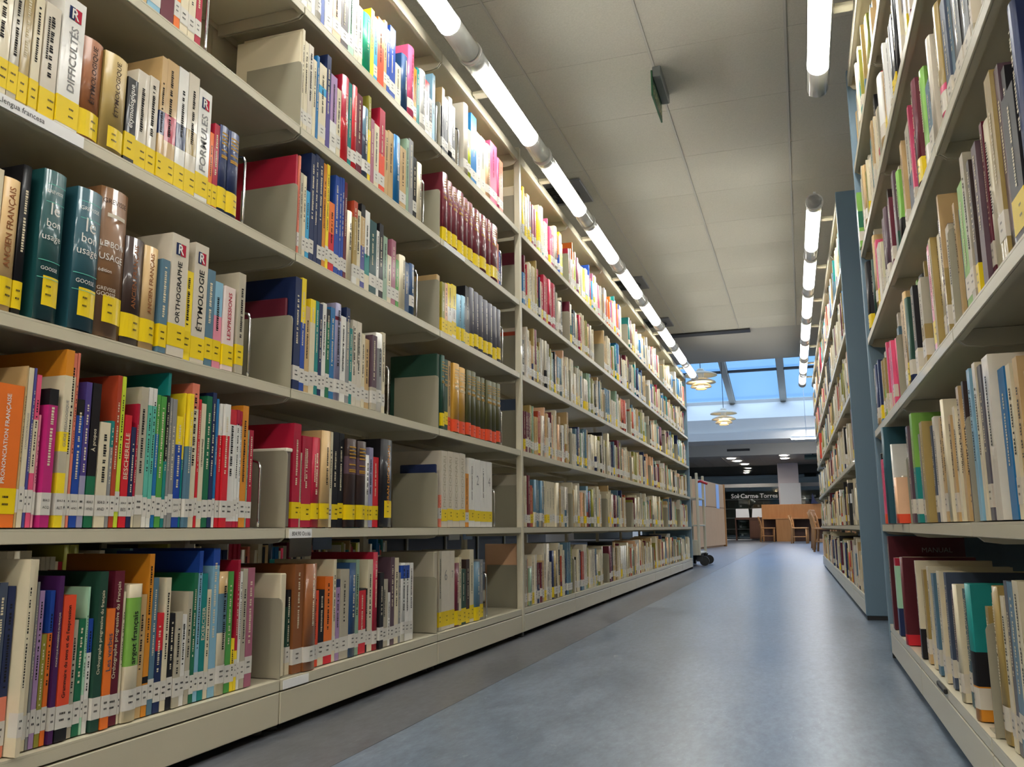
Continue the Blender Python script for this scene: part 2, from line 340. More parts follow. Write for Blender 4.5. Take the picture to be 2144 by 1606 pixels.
BOOKS = {
 'L0.1': '''
1.0577,0.0218,-1.3009,0.302,cream
1.0795,0.0124,-1.3009,0.283,navy
1.0919,0.0164,-1.3009,0.293,tan
1.1083,0.0142,-1.3009,0.271,crimson
1.1225,0.0132,-1.3009,0.299,cream
1.1357,0.0174,-1.3009,0.288,slate
1.1531,0.0165,-1.3009,0.281,salmon b=salmon:.35:navy
1.1714,0.0113,-1.276,0.326,cream t=v1
1.1827,0.0305,-1.3009,0.325,cream t=v1
1.2132,0.0065,-1.3009,0.285,grey
1.2197,0.0119,-1.3009,0.269,lilac l=w
1.2316,0.0115,-1.3009,0.192,olive
1.2431,0.0114,-1.3009,0.268,orange b=orange:.72:royal
1.2559,0.0125,-1.2958,0.293,purple t=PHONÉTIQUE_PROGRESSIVE_DU_FRANÇAIS
1.27,0.0289,-1.2958,0.257,vermilion b=black:.17:vermilion t=Grammaire_du_sens_et_de_l'expression,black
1.2989,0.0148,-1.3009,0.21,stone
1.3137,0.0168,-1.3009,0.211,forest
1.3305,0.0068,-1.3009,0.269,mint
1.3373,0.012,-1.3009,0.209,white b=white:.7:royal
1.3515,0.0218,-1.2945,0.296,pine t=Orthographe_progressive_du_français
1.3748,0.021,-1.2932,0.224,orange t=Les_verbes,slate
1.3958,0.0275,-1.3009,0.295,maroon t=Orthographe_progressive_du_Français
1.4233,0.0068,-1.3009,0.254,cream
1.4325,0.0377,-1.2971,0.267,cream b=cream:.4:leaf:.9:cream t=argot_français
1.4703,0.0194,-1.3009,0.244,tan
1.4897,0.0163,-1.3009,0.326,amber b=amber:.2:black:.24:amber
1.506,0.0166,-1.3009,0.276,steel
1.5227,0.0212,-1.3009,0.202,navy b=navy:.62:red
1.5439,0.0173,-1.3009,0.274,cream
1.5612,0.0176,-1.3009,0.198,black
1.5804,0.0203,-1.2985,0.199,stone
1.6006,0.0167,-1.3009,0.192,white
1.6174,0.0163,-1.3009,0.24,stone
1.6337,0.0142,-1.3009,0.28,forest
1.6479,0.0144,-1.3009,0.328,sky b=sky:.85:royal
1.6623,0.0195,-1.3009,0.277,teal t=EXERCISER
1.6818,0.0149,-1.3009,0.24,cream
1.6967,0.0253,-1.3009,0.333,steel b=sky:.88:royal
1.722,0.0339,-1.3009,0.278,cream b=cream:.5:steel:.82:tan
1.7559,0.0214,-1.3009,0.277,green
1.7773,0.0136,-1.3009,0.12,yellow
1.7909,0.011,-1.3009,0.303,crimson b=yellow:.3:crimson
1.8019,0.0111,-1.3009,0.275,white
1.813,0.0197,-1.3009,0.281,stone
1.8327,0.0288,-1.3009,0.282,mauve''',
 'L0.2': '''
0.9955,0.0186,-1.2949,0.237,crimson
1.0141,0.0148,-1.2949,0.25,teal
1.029,0.0151,-1.2949,0.236,cream
1.0441,0.0177,-1.2949,0.249,navy
1.0618,0.025,-1.2949,0.27,cream
1.0868,0.0588,-1.2949,0.247,orange l=y t=PRONONCIATION_FRANÇAISE,white f=1
1.1456,0.005,-1.2949,0.285,tan
1.1506,0.0119,-1.2949,0.283,cream t=L'EXPRESSION_FRANÇAISE,grey
1.1625,0.0064,-1.2949,0.284,indigo
1.1689,0.0111,-1.2949,0.273,pink b=pink:.35:cream:.7:pink
1.18,0.0058,-1.2949,0.201,rose
1.1918,0.0215,-1.2877,0.251,magenta b=magenta:.88:black l=ACQ
1.2229,0.0195,-1.2877,0.33,cream b=yellow:.3:stone:.42:yellow:.53:cream:.85:amber t=GUIDE_PÉDAGOGIQUE,grey l=ALT
1.2423,0.0141,-1.2949,0.328,cream b=cream:.86:salmon
1.2564,0.0072,-1.2949,0.33,salmon
1.2636,0.0183,-1.2949,0.242,royal b=royal:.87:black l=AMC
1.2819,0.0154,-1.2949,0.278,violet b=lavender:.35:violet
1.2994,0.0228,-1.2955,0.279,black b=forest:.35:black t=À_propos l=AND
1.3242,0.0267,-1.2943,0.205,cream l=AND
1.3509,0.0102,-1.2949,0.21,grey b=grey:.75:teal
1.3611,0.013,-1.2949,0.304,rust
1.374,0.0115,-1.2949,0.304,lime
1.3874,0.0201,-1.2951,0.227,red t=BESCHERELLE l=BES
1.4075,0.0135,-1.2949,0.204,navy l=w2
1.421,0.0069,-1.2949,0.254,crimson b=cream:.2:crimson
1.4279,0.0221,-1.2949,0.291,stone
1.45,0.0132,-1.2949,0.293,aqua b=white:.2:aqua:.87:white
1.4632,0.0127,-1.2949,0.293,aqua b=white:.2:aqua:.87:white
1.4759,0.0117,-1.2949,0.281,green b=blue:.7:green
1.4876,0.0179,-1.2949,0.28,green
1.5055,0.0106,-1.2949,0.334,black b=teal:.42:black:.85:teal
1.5161,0.0084,-1.2949,0.28,grey
1.5245,0.0155,-1.2949,0.279,grey
1.5399,0.0217,-1.2949,0.243,royal b=royal:.74:yellow l=GAY
1.5616,0.006,-1.2949,0.297,olive b=teal:.5:yellow
1.5701,0.015,-1.2877,0.297,steel b=steel:.6:yellow
1.5851,0.0254,-1.2949,0.324,stone b=cream:.82:salmon
1.6105,0.0097,-1.2949,0.29,red
1.6202,0.017,-1.2949,0.282,cream t=LE_FRANÇAIS_PARLÉ,black
1.6372,0.0204,-1.2949,0.302,forest
1.6576,0.0154,-1.2949,0.313,navy
1.673,0.0098,-1.2949,0.3,blue b=white:.12:blue t=GRAMMAIRE_PROGRESSIVE
1.6847,0.0113,-1.2936,0.29,red b=red:.74:white
1.6979,0.023,-1.2899,0.291,red b=red:.74:white
1.721,0.0303,-1.2949,0.282,white b=crimson:.05:white:.87:red
1.7512,0.0134,-1.2949,0.284,white b=crimson:.05:white:.87:crimson
1.7647,0.0097,-1.2949,0.282,white b=crimson:.05:white:.87:crimson
1.7744,0.0246,-1.2949,0.298,amber
1.799,0.006,-1.2949,0.239,sage
1.805,0.0177,-1.2949,0.24,crimson''',
 'L0.3': '''
0.9732,0.0233,-1.2929,0.227,cream
0.9965,0.0192,-1.2929,0.229,brown
1.0156,0.0246,-1.2929,0.231,olive
1.0403,0.0229,-1.2929,0.248,cream
1.0631,0.0343,-1.2929,0.239,tan l=y t=ANCIEN_FRANÇAIS,brown r=1
1.0994,0.02,-1.2937,0.276,black l=y r=1
1.1376,0.0518,-1.2869,0.284,spruce l=Y t=BONUSAGE f=1 r=1
1.216,0.0624,-1.2869,0.28,teal2 l=Y t=BONUSAGE f=1 r=1
1.2784,0.0735,-1.2929,0.307,walnut l=Y t=BONUSAGE2 f=1 r=1
1.3519,0.054,-1.2929,0.226,umber l=y t=ANCIEN_FRANÇAIS,brown f=1 r=1
1.4059,0.0431,-1.2929,0.223,tan l=y t=ANCIEN_FRANÇAIS,brown r=1
1.4562,0.0246,-1.2869,0.207,steel l=y
1.4829,0.0556,-1.2869,0.276,bone l=y t=ORTHOGRAPHE,black,R f=1
1.5385,0.0274,-1.2929,0.206,yellow l=y
1.5659,0.0484,-1.2929,0.281,bone l=y t=ÉTYMOLOGIE,black,R f=1
1.6143,0.0287,-1.2929,0.231,steel l=y
1.643,0.0295,-1.2929,0.209,sky b=rose:.6:sky l=y
1.6745,0.0408,-1.2887,0.206,rosewhite l=y t=LEXPRESSIONS,crimson f=1
1.7232,0.0291,-1.2869,0.253,stone l=y''',
 'L0.4': '''
0.9692,0.0269,-1.2929,0.24,cream l=y
0.9961,0.0208,-1.2929,0.22,tan l=y
1.0169,0.0323,-1.2929,0.235,cream l=y f=1
1.0492,0.021,-1.2929,0.235,stone l=y f=1
1.0702,0.0216,-1.2929,0.24,khaki l=y f=1
1.0937,0.0195,-1.2921,0.225,cream l=y
1.1153,0.0351,-1.2915,0.227,bone l=y t=v2
1.1525,0.0527,-1.2894,0.268,white l=y t=DIFFICULTÉS,grey,R f=1
1.2052,0.0519,-1.2929,0.211,brown l=y t=ÉTYMOLOGIQUE,umber r=1
1.2591,0.0629,-1.2903,0.209,khaki l=Y t=ÉTYMOLOGIQUE,umber r=1
1.3239,0.0306,-1.2891,0.185,black l=y t=étymologique,white f=1
1.3545,0.0359,-1.2929,0.219,bone l=y f=1
1.3904,0.029,-1.2929,0.223,bone l=y f=1
1.4216,0.0186,-1.2915,0.286,tan b=tan:.36:navy:.55:tan l=y f=1
1.4402,0.0381,-1.2929,0.29,tan b=tan:.33:crimson:.55:tan l=y f=1
1.4783,0.0337,-1.2929,0.292,white b=white:.33:navy:.53:white l=y f=1
1.512,0.037,-1.2929,0.296,bone b=bone:.33:khaki:.53:bone l=y f=1
1.549,0.0466,-1.2929,0.277,white l=y t=FORMULES,grey,R f=1
1.5956,0.0145,-1.2929,0.185,orange l=y
1.6101,0.0201,-1.2929,0.215,crimson l=y
1.6302,0.0329,-1.2929,0.221,navy l=y t=bars r=1
1.6631,0.0421,-1.2929,0.221,navy l=y t=bars r=1''',
 'L0.5': '''
1.1903,0.0311,-1.2929,0.24,cream
1.2213,0.0321,-1.2929,0.22,navy
1.2535,0.0367,-1.2929,0.25,white
1.2902,0.0276,-1.2929,0.22,rust
1.3177,0.0212,-1.2929,0.24,cream
1.3389,0.0253,-1.2929,0.23,tan
1.3643,0.0411,-1.2929,0.23,sky
1.4054,0.0429,-1.2929,0.24,maroon
1.4483,0.0201,-1.2929,0.22,orange
1.4684,0.0267,-1.2929,0.235,cream
1.4951,0.0253,-1.2929,0.235,cream
1.5203,0.0215,-1.2929,0.23,crimson''',
 'L1.1': '''
2.0088,0.0206,-1.3029,0.217,forest b=cream:.2:pine:.8:black
2.0311,0.0457,-1.2955,0.282,brown t=v1
2.0782,0.0577,-1.2914,0.281,brown t=v1
2.1359,0.0334,-1.3029,0.206,vermilion
2.1693,0.0305,-1.3029,0.206,black b=cream:.3:black
2.1998,0.0449,-1.3029,0.24,orange b=red:.2:orange
2.2447,0.0184,-1.3029,0.288,cream
2.2631,0.0233,-1.3029,0.23,lilac b=lilac:.9:navy
2.2864,0.0529,-1.3029,0.257,stone
2.3393,0.0398,-1.3029,0.274,navy2 r=1
2.3791,0.0224,-1.3029,0.283,sage
2.4014,0.0448,-1.3029,0.194,red b=red:.97:black
2.4462,0.0106,-1.3029,0.192,black
2.4569,0.0324,-1.3029,0.28,cream
2.4893,0.0331,-1.3029,0.302,crimson
2.5249,0.0284,-1.2955,0.236,black
2.5533,0.0436,-1.3029,0.213,stone
2.5969,0.0177,-1.3029,0.169,white
2.6146,0.03,-1.3029,0.282,mauve2
2.6446,0.0306,-1.3029,0.279,cream
2.6753,0.0162,-1.3029,0.229,grey
2.6915,0.0342,-1.3029,0.26,white b=white:.8:royal:.97:white
2.7257,0.0349,-1.3029,0.259,white b=white:.8:royal:.97:white
2.7606,0.0304,-1.3029,0.258,white''',
 'L1.2': '''
2.0014,0.038,-1.2951,0.28,crimson l=y
2.0394,0.0072,-1.2949,0.202,stone l=y
2.0465,0.05,-1.2949,0.25,crimson l=y t=v2
2.0966,0.0411,-1.2949,0.251,crimson l=y t=v2
2.1395,0.0524,-1.2925,0.275,tan l=y r=1
2.1919,0.0179,-1.2949,0.276,cream
2.2098,0.0345,-1.2949,0.278,black l=y
2.2443,0.0305,-1.2949,0.277,black l=y
2.2784,0.0567,-1.2877,0.264,umber b=umber:.6:mauve2:.8:umber l=y r=1 t=bars
2.3412,0.0568,-1.2877,0.263,umber b=umber:.6:mauve2:.8:umber l=y r=1 t=bars
2.3979,0.036,-1.2949,0.225,white l=y
2.4339,0.0276,-1.2949,0.251,lavender l=y
2.4615,0.0376,-1.2949,0.223,red l=y
2.5011,0.0855,-1.291,0.285,black l=Y t=GRAN_DICCIONARI,amber''',
 'L1.3': '''
1.9807,0.033,-1.2929,0.316,navy b=navy:.5:navy
2.0137,0.0237,-1.2929,0.322,royal b=royal:.6:yellow
2.0373,0.0234,-1.2929,0.246,tan
2.0607,0.0283,-1.2929,0.273,olive b=cream:.75:yellow
2.089,0.019,-1.2929,0.274,teal
2.108,0.0193,-1.2929,0.271,navy
2.1273,0.0219,-1.2929,0.278,white
2.1492,0.0215,-1.2929,0.265,forest b=forest:.85:black
2.1707,0.0267,-1.2929,0.276,blue
2.1974,0.0348,-1.2929,0.296,lavender b=lavender:.82:maroon:.86:lavender
2.2322,0.0323,-1.2929,0.264,white
2.2645,0.0234,-1.2929,0.298,grey b=grey:.85:navy
2.2879,0.0176,-1.2929,0.237,teal
2.3055,0.0268,-1.2929,0.268,bone t=v2
2.3323,0.0319,-1.2929,0.269,bone t=v2
2.3642,0.0232,-1.2929,0.236,cream
2.3874,0.0284,-1.2929,0.225,tan
2.4237,0.0341,-1.2869,0.245,black b=stone:.3:mauve2
2.4579,0.0466,-1.2929,0.261,white b=white:.2:grey:.8:white
2.5045,0.0235,-1.2929,0.271,cream''',
 'L1.4': '''
1.9774,0.0097,-1.2929,0.29,salmon
1.9871,0.0148,-1.2929,0.243,stone
2.0019,0.0178,-1.2929,0.242,cream
2.0197,0.0195,-1.2929,0.202,sky2
2.0392,0.0242,-1.2929,0.325,navy f=1
2.0634,0.0202,-1.2929,0.332,navy f=1
2.0836,0.0251,-1.2929,0.33,navy f=1
2.1087,0.0193,-1.2929,0.322,amber
2.128,0.0172,-1.2929,0.327,yellow
2.1452,0.0319,-1.2929,0.216,orange b=red:.55:orange
2.1771,0.0269,-1.2929,0.313,royal
2.204,0.0141,-1.2929,0.317,royal
2.2181,0.015,-1.2929,0.32,royal
2.2331,0.0186,-1.2929,0.313,maroon
2.2517,0.0327,-1.2929,0.227,cream
2.2863,0.0265,-1.2891,0.271,rust b=white:.15:khaki:.6:khaki:.8:rust
2.3127,0.0295,-1.2929,0.252,cream
2.3422,0.0275,-1.2929,0.282,navy b=indigo:.5:tan:.85:black
2.3697,0.0327,-1.2929,0.27,white b=cream:.2:teal:.45:white
2.4024,0.048,-1.2929,0.25,spruce
2.4504,0.0196,-1.2929,0.228,white
2.47,0.0299,-1.2929,0.26,black
2.4999,0.0305,-1.2929,0.226,sage
2.5305,0.0311,-1.2929,0.168,cream
2.5616,0.0339,-1.2929,0.234,mauve
2.5955,0.0248,-1.2929,0.171,green
2.6204,0.0497,-1.2929,0.197,cream
2.6701,0.034,-1.2929,0.184,navy2
2.7041,0.0406,-1.2929,0.19,navy2''',
 'L1.5': '''
1.9728,0.0126,-1.2929,0.308,cream
1.9855,0.0211,-1.2929,0.278,cream
2.0066,0.0268,-1.2929,0.281,bone
2.0334,0.0195,-1.2929,0.246,cream
2.0529,0.0142,-1.2929,0.269,blue
2.0672,0.042,-1.2929,0.255,cream b=cream:.62:sky2:.72:cream
2.1091,0.0248,-1.2929,0.304,violet b=violet:.6:navy
2.1339,0.0381,-1.2929,0.254,lilac b=white:.4:lilac
2.172,0.026,-1.2929,0.226,cream
2.1979,0.0443,-1.2929,0.287,crimson b=red:.5:crimson
2.2423,0.0227,-1.2929,0.282,teal
2.265,0.0324,-1.2929,0.286,red
2.2974,0.0379,-1.2929,0.274,maroon
2.3353,0.0389,-1.2929,0.247,slate b=slate:.6:steel
2.3742,0.0198,-1.2929,0.303,black b=yellow:.6:olive
2.394,0.0252,-1.2929,0.231,mauve
2.4192,0.0359,-1.2929,0.225,cream
2.4551,0.0421,-1.2929,0.3,crimson b=vermilion:.45:crimson
2.4972,0.0269,-1.2929,0.238,tan
2.5242,0.0385,-1.2929,0.248,tan
2.5626,0.0509,-1.2929,0.252,blue
2.6135,0.0525,-1.2929,0.232,tan
2.666,0.0239,-1.2929,0.282,sage
2.6899,0.0365,-1.2929,0.293,grey
2.7264,0.031,-1.2929,0.237,black
2.7574,0.0444,-1.2929,0.23,cream''',
 'L1.6': '''
1.957,0.0306,-1.2929,0.24,white
1.9876,0.0234,-1.2929,0.22,cream
2.011,0.0198,-1.2929,0.24,white
2.0309,0.0324,-1.2929,0.23,white
2.0632,0.0206,-1.2929,0.23,royal
2.0838,0.0464,-1.2929,0.24,white
2.1303,0.0525,-1.2929,0.24,peach
2.1828,0.0452,-1.2929,0.24,umber
2.228,0.0372,-1.2929,0.23,mint
2.2652,0.0285,-1.2929,0.225,cream
2.2937,0.0291,-1.2929,0.209,cream
2.3228,0.0548,-1.2929,0.207,green2
2.3777,0.0256,-1.2929,0.252,yellow
2.4033,0.026,-1.2929,0.237,sky2
2.4293,0.0479,-1.2929,0.252,vermilion b=vermilion:.6:orange
2.4772,0.0218,-1.2929,0.268,tan
2.499,0.0221,-1.2929,0.247,royal
2.5211,0.0451,-1.2929,0.275,royal
2.5662,0.0464,-1.2929,0.155,cream
2.6125,0.0538,-1.2929,0.219,navy2
2.6663,0.0555,-1.2929,0.284,pink
2.7219,0.0253,-1.2929,0.22,amber
2.7471,0.0257,-1.2929,0.234,teal
2.7728,0.0525,-1.2929,0.243,white
2.8253,0.0404,-1.2929,0.226,white b=white:.8:red
2.8657,0.0275,-1.2929,0.168,black b=white:.2:black
2.8931,0.0279,-1.2929,0.287,sky''',
 'L2.1': '''
3.0154,0.0247,-1.3029,0.292,stone l=y t=v1 f=1
3.04,0.0827,-1.3029,0.291,bone l=y t=6,grey f=1
3.1227,0.0462,-1.3029,0.29,bone l=y t=7,grey f=1
3.169,0.0457,-1.3029,0.241,maroon l=y
3.2147,0.0259,-1.3029,0.262,cream l=y
3.2406,0.0494,-1.3029,0.214,pine l=y
3.2901,0.0398,-1.3029,0.251,umber l=y
3.3298,0.0463,-1.3029,0.289,cream l=y
3.3761,0.0707,-1.3029,0.238,steel l=y r=1
3.4468,0.0393,-1.3029,0.245,grey l=y''',
 'L2.2': '''
2.9969,0.0183,-1.2949,0.12,salmon
3.0152,0.0589,-1.2949,0.29,bone l=y t=DICCIONARI,stone f=1
3.0742,0.0553,-1.2949,0.292,bone l=y t=DICCIONARI,stone f=1
3.1295,0.0673,-1.2949,0.293,bone l=y t=DICCIONARI,stone f=1
3.1968,0.0638,-1.2949,0.294,bone l=y t=DICCIONARI,stone f=1
3.2606,0.0382,-1.2949,0.216,amber
3.2988,0.0675,-1.2949,0.283,white l=y f=1
3.3663,0.0683,-1.2949,0.282,white l=y t=2,grey f=1
3.4346,0.0708,-1.2949,0.281,white l=y t=v1 f=1
3.5055,0.0753,-1.2949,0.282,white l=y t=4,grey f=1''',
 'L2.3': '''
2.9971,0.0361,-1.2929,0.289,pine l=y t=bars
3.0333,0.034,-1.2929,0.279,pine l=y t=bars
3.0673,0.0288,-1.2929,0.279,tan l=o
3.105,0.0657,-1.2869,0.277,gold l=o r=1 t=bars
3.1707,0.0801,-1.2929,0.273,gold l=o r=1 t=bars
3.253,0.0531,-1.2887,0.275,moss l=o r=1 t=bars
3.3062,0.0655,-1.2929,0.279,moss l=o r=1 t=bars
3.3716,0.0582,-1.2929,0.268,moss l=o r=1 t=bars
3.4298,0.0528,-1.2929,0.271,moss l=o r=1 t=bars
3.4849,0.0766,-1.2884,0.269,moss l=o r=1 t=bars
3.5615,0.0691,-1.2929,0.274,moss l=o r=1 t=bars
3.6306,0.0584,-1.2929,0.278,moss l=o r=1 t=bars''',
 'L2.4': '''
3.0018,0.0313,-1.2929,0.203,olive l=y
3.0331,0.0289,-1.2929,0.207,peach l=y
3.062,0.0442,-1.2929,0.214,white b=white:.55:yellow l=y f=1
3.1062,0.0453,-1.2929,0.222,white b=white:.55:yellow l=y f=1
3.1515,0.0511,-1.2929,0.192,sky l=y
3.2026,0.0477,-1.2929,0.2,sky l=y
3.2504,0.049,-1.2929,0.255,black l=y
3.2993,0.0502,-1.2929,0.261,greyd l=y r=1
3.3495,0.0568,-1.2929,0.256,greyd l=y r=1
3.4063,0.0566,-1.2929,0.255,greyd l=y r=1
3.463,0.062,-1.2929,0.25,greyd l=y r=1
3.5249,0.0601,-1.2929,0.249,greyd l=y r=1
3.5851,0.058,-1.2929,0.25,greyd l=y r=1
3.643,0.0556,-1.2929,0.25,greyd l=y r=1''',
 'L2.5': '''
2.9983,0.0536,-1.2929,0.289,maroon2 l=y r=1 f=1 t=bars
3.0519,0.0493,-1.2929,0.274,maroon2 l=y r=1 f=1 t=bars
3.1012,0.0567,-1.2929,0.268,maroon2 l=y r=1 f=1 t=bars
3.1579,0.0694,-1.2929,0.274,maroon2 l=y r=1 f=1 t=bars
3.2273,0.0493,-1.2929,0.268,maroon2 l=y r=1 f=1 t=bars
3.2766,0.0588,-1.2929,0.267,maroon2 l=y r=1 f=1 t=bars
3.3354,0.0847,-1.2929,0.261,maroon2 l=y r=1 f=1 t=bars
3.4201,0.0848,-1.2929,0.265,maroon2 l=y r=1 f=1 t=bars
3.505,0.0585,-1.2929,0.271,maroon2 l=y r=1 f=1 t=bars
3.5635,0.0968,-1.2929,0.271,maroon2 l=y r=1 f=1 t=bars
3.6603,0.0175,-1.2929,0.199,salmon
3.6779,0.0236,-1.2929,0.167,royal''',
 'L2.6': '''
2.9897,0.0294,-1.2929,0.279,tan b=black:.7:tan
3.0191,0.0359,-1.2929,0.25,black
3.055,0.0428,-1.2929,0.27,white b=black:.2:white
3.0978,0.0343,-1.2929,0.252,black
3.2085,0.0553,-1.2869,0.32,bone
3.2639,0.0495,-1.2929,0.224,lime
3.3133,0.0702,-1.2929,0.324,blue
3.3835,0.0543,-1.2929,0.265,white
3.4378,0.0614,-1.2929,0.27,cream
3.4993,0.0633,-1.2929,0.263,peach
3.5625,0.0955,-1.2929,0.305,pink
3.6581,0.0328,-1.2929,0.26,pink
3.6909,0.0544,-1.2929,0.264,salmon''',
 'R.2': '''
3.69,0.01,0.309,0.277,black b=black:.75:white
3.6244,0.028,0.305,0.271,black b=black:.2:red:.3:black
3.6524,0.0376,0.313,0.238,tan fill
3.4589,0.05,0.292,0.237,pink b=vermilion:.15:pink
3.5089,0.0385,0.313,0.204,stone fill
3.5474,0.0385,0.313,0.209,cream fill
3.5859,0.0385,0.313,0.195,stone fill
3.2518,0.05,0.287,0.338,teal2
3.3018,0.0393,0.313,0.296,steel fill
3.3411,0.0393,0.313,0.305,cream fill
3.3804,0.0393,0.313,0.299,steel fill
3.4197,0.0393,0.313,0.307,steel fill
3.1707,0.0341,0.303,0.267,white
3.2048,0.0471,0.313,0.217,maroon fill
2.9506,0.05,0.287,0.143,peach b=vermilion:.2:peach
3.0006,0.034,0.313,0.15,bone fill
3.0346,0.034,0.313,0.15,steel fill
3.0686,0.034,0.313,0.15,khaki fill
3.1026,0.034,0.313,0.15,tan fill
3.1367,0.034,0.313,0.15,cream fill
2.6646,0.0484,0.2986,0.274,mauve2
2.713,0.0334,0.313,0.227,tan fill
2.7464,0.0334,0.313,0.25,steel fill
2.5422,0.05,0.2976,0.296,leaf b=teal:.5:leaf
2.5922,0.0362,0.313,0.262,stone fill
2.6284,0.0362,0.313,0.26,maroon fill
2.4773,0.028,0.3051,0.232,grey
2.5053,0.0369,0.313,0.185,cream fill
2.3155,0.05,0.2925,0.247,khaki
2.3655,0.0373,0.313,0.219,tan fill
2.4028,0.0373,0.313,0.199,tan fill
2.44,0.0373,0.313,0.202,khaki fill
2.262,0.028,0.3066,0.23,slate
2.29,0.0255,0.313,0.189,maroon fill
2.1743,0.0368,0.3022,0.242,bone
2.2111,0.0508,0.313,0.202,steel fill
2.1159,0.028,0.306,0.232,tan
2.1439,0.0304,0.313,0.211,bone fill
2.0395,0.0321,0.3036,0.263,cream
2.0716,0.0443,0.313,0.214,steel fill
1.9825,0.028,0.3061,0.221,tan
2.0105,0.0291,0.313,0.193,bone fill
1.9212,0.028,0.3056,0.232,cream
1.9492,0.0332,0.313,0.204,tan fill
1.8586,0.028,0.3054,0.264,tan
1.8866,0.0346,0.313,0.23,bone fill
1.7922,0.028,0.3049,0.264,umber
1.8202,0.0384,0.313,0.219,cream fill
1.738,0.028,0.3065,0.278,sky
1.766,0.0261,0.313,0.236,maroon fill
1.6803,0.028,0.306,0.279,cream
1.7083,0.0298,0.313,0.246,maroon fill
1.6502,0.0301,0.309,0.269,greyd
1.5234,0.05,0.2971,0.264,bone
1.5734,0.0384,0.313,0.227,steel fill
1.6118,0.0384,0.313,0.225,maroon fill
1.4796,0.0438,0.309,0.236,blue
1.4334,0.028,0.3075,0.232,cream
1.4614,0.0182,0.313,0.211,bone fill
1.3856,0.028,0.3073,0.234,tan
1.4136,0.0198,0.313,0.197,tan fill''',
 'R.1': '''
3.501,0.05,0.2957,0.338,maroon3 t=v2
3.551,0.0372,0.321,0.294,bone fill
3.5883,0.0372,0.321,0.296,steel fill
3.6255,0.0372,0.321,0.314,cream fill
3.6628,0.0372,0.321,0.302,maroon fill
3.3048,0.05,0.296,0.262,navy b=navy:.35:mint:.9:crimson
3.3548,0.0366,0.321,0.236,bone fill
3.3914,0.0366,0.321,0.232,cream fill
3.4279,0.0366,0.321,0.215,cream fill
3.4645,0.0366,0.321,0.232,steel fill
3.0544,0.05,0.295,0.273,maroon3 b=red:.12:maroon3
3.1044,0.0334,0.321,0.223,khaki fill
3.1378,0.0334,0.321,0.232,bone fill
3.1712,0.0334,0.321,0.242,steel fill
3.2046,0.0334,0.321,0.241,tan fill
3.238,0.0334,0.321,0.241,cream fill
3.2714,0.0334,0.321,0.234,cream fill
2.7657,0.05,0.3009,0.273,cream b=black:.3:cream
2.8157,0.0364,0.321,0.248,steel fill
2.852,0.0364,0.321,0.248,steel fill
2.8884,0.0364,0.321,0.242,khaki fill
2.6633,0.043,0.3082,0.251,khaki b=tan:.2:khaki
2.7063,0.0297,0.321,0.201,stone fill
2.736,0.0297,0.321,0.213,cream fill
2.5744,0.0373,0.31,0.264,cream
2.6118,0.0516,0.321,0.221,bone fill
2.4706,0.0436,0.308,0.251,steel
2.5142,0.0301,0.321,0.22,cream fill
2.5443,0.0301,0.321,0.22,khaki fill
2.3586,0.047,0.307,0.262,cream
2.4056,0.0325,0.321,0.24,cream fill
2.4381,0.0325,0.321,0.24,steel fill
2.2744,0.0354,0.3106,0.263,slate
2.3098,0.0488,0.321,0.217,tan fill
2.2232,0.028,0.3149,0.226,mauve2 b=cream:.3:mauve2
2.2512,0.0232,0.321,0.194,stone fill
2.1166,0.0448,0.3077,0.245,cream
2.1614,0.0309,0.321,0.224,steel fill
2.1923,0.0309,0.321,0.197,tan fill
2.0585,0.028,0.314,0.24,teal2
2.0865,0.0301,0.321,0.218,khaki fill
1.9274,0.05,0.3045,0.258,teal b=amber:.25:black:.5:teal l=w
1.9774,0.0405,0.321,0.228,cream fill
2.0179,0.0405,0.321,0.222,khaki fill
1.816,0.028,0.3134,0.224,khaki
1.844,0.0345,0.321,0.195,bone fill
1.7768,0.0392,0.317,0.252,tan
1.7335,0.0434,0.317,0.266,khaki
1.681,0.028,0.3147,0.253,cream
1.709,0.0245,0.321,0.211,bone fill
1.6566,0.0244,0.317,0.28,greyd
1.6163,0.0403,0.317,0.28,steel
1.5762,0.0401,0.317,0.284,cream''',
}
XL, XR = -1.283, 0.297
ZL = {1: -.3755, 2: .0053, 3: .3766, 4: .7583, 5: 1.1303, 6: 1.505}
SHN = {1: 'lowest shelf', 2: 'second shelf up', 3: 'third shelf up', 4: 'fourth shelf up', 5: 'fifth shelf up', 6: 'top shelf'}
CZ0, CZ1 = 1.876, 1.92
CEIL = 2.28
DEP = .30                                   # depth of one side of a stack

# a frame for each run of shelving: maps (s along, d depth from face) to the world; s runs away from the camera
class Run:
    def __init__(s, side, x, y, ang):       # side 'L': faces +X, 'R': faces -X
        s.side = side; s.x = x; s.y = y; s.a = math.radians(ang)
    def pt(s, d, t):                         # d = inward depth, t = distance along
        sg = -1 if s.side == 'L' else 1
        ca, sa = math.cos(s.a), math.sin(s.a)
        lx, ly = sg*d, t
        return s.x+lx*ca-ly*sa, s.y+lx*sa+ly*ca
RUN = {'L': Run('L', XL, 0, 0), 'L2': Run('L', XL, 4.0, .36), 'R': Run('R', XR, 0, 0), 'R2': Run('R', .30, 5.2, .62), 'N': Run('L', XL-.62-1.58, 0, 0)}

# ------------------------------------------------------------------ the room
def struct(mb, name, m): return mb.build(name, m, kind='structure')
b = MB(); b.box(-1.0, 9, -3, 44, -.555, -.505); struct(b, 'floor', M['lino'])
b = MB(); b.box(-9, -1.0015, -3, 44, -.555, -.505); struct(b, 'floor', M['lino2'])
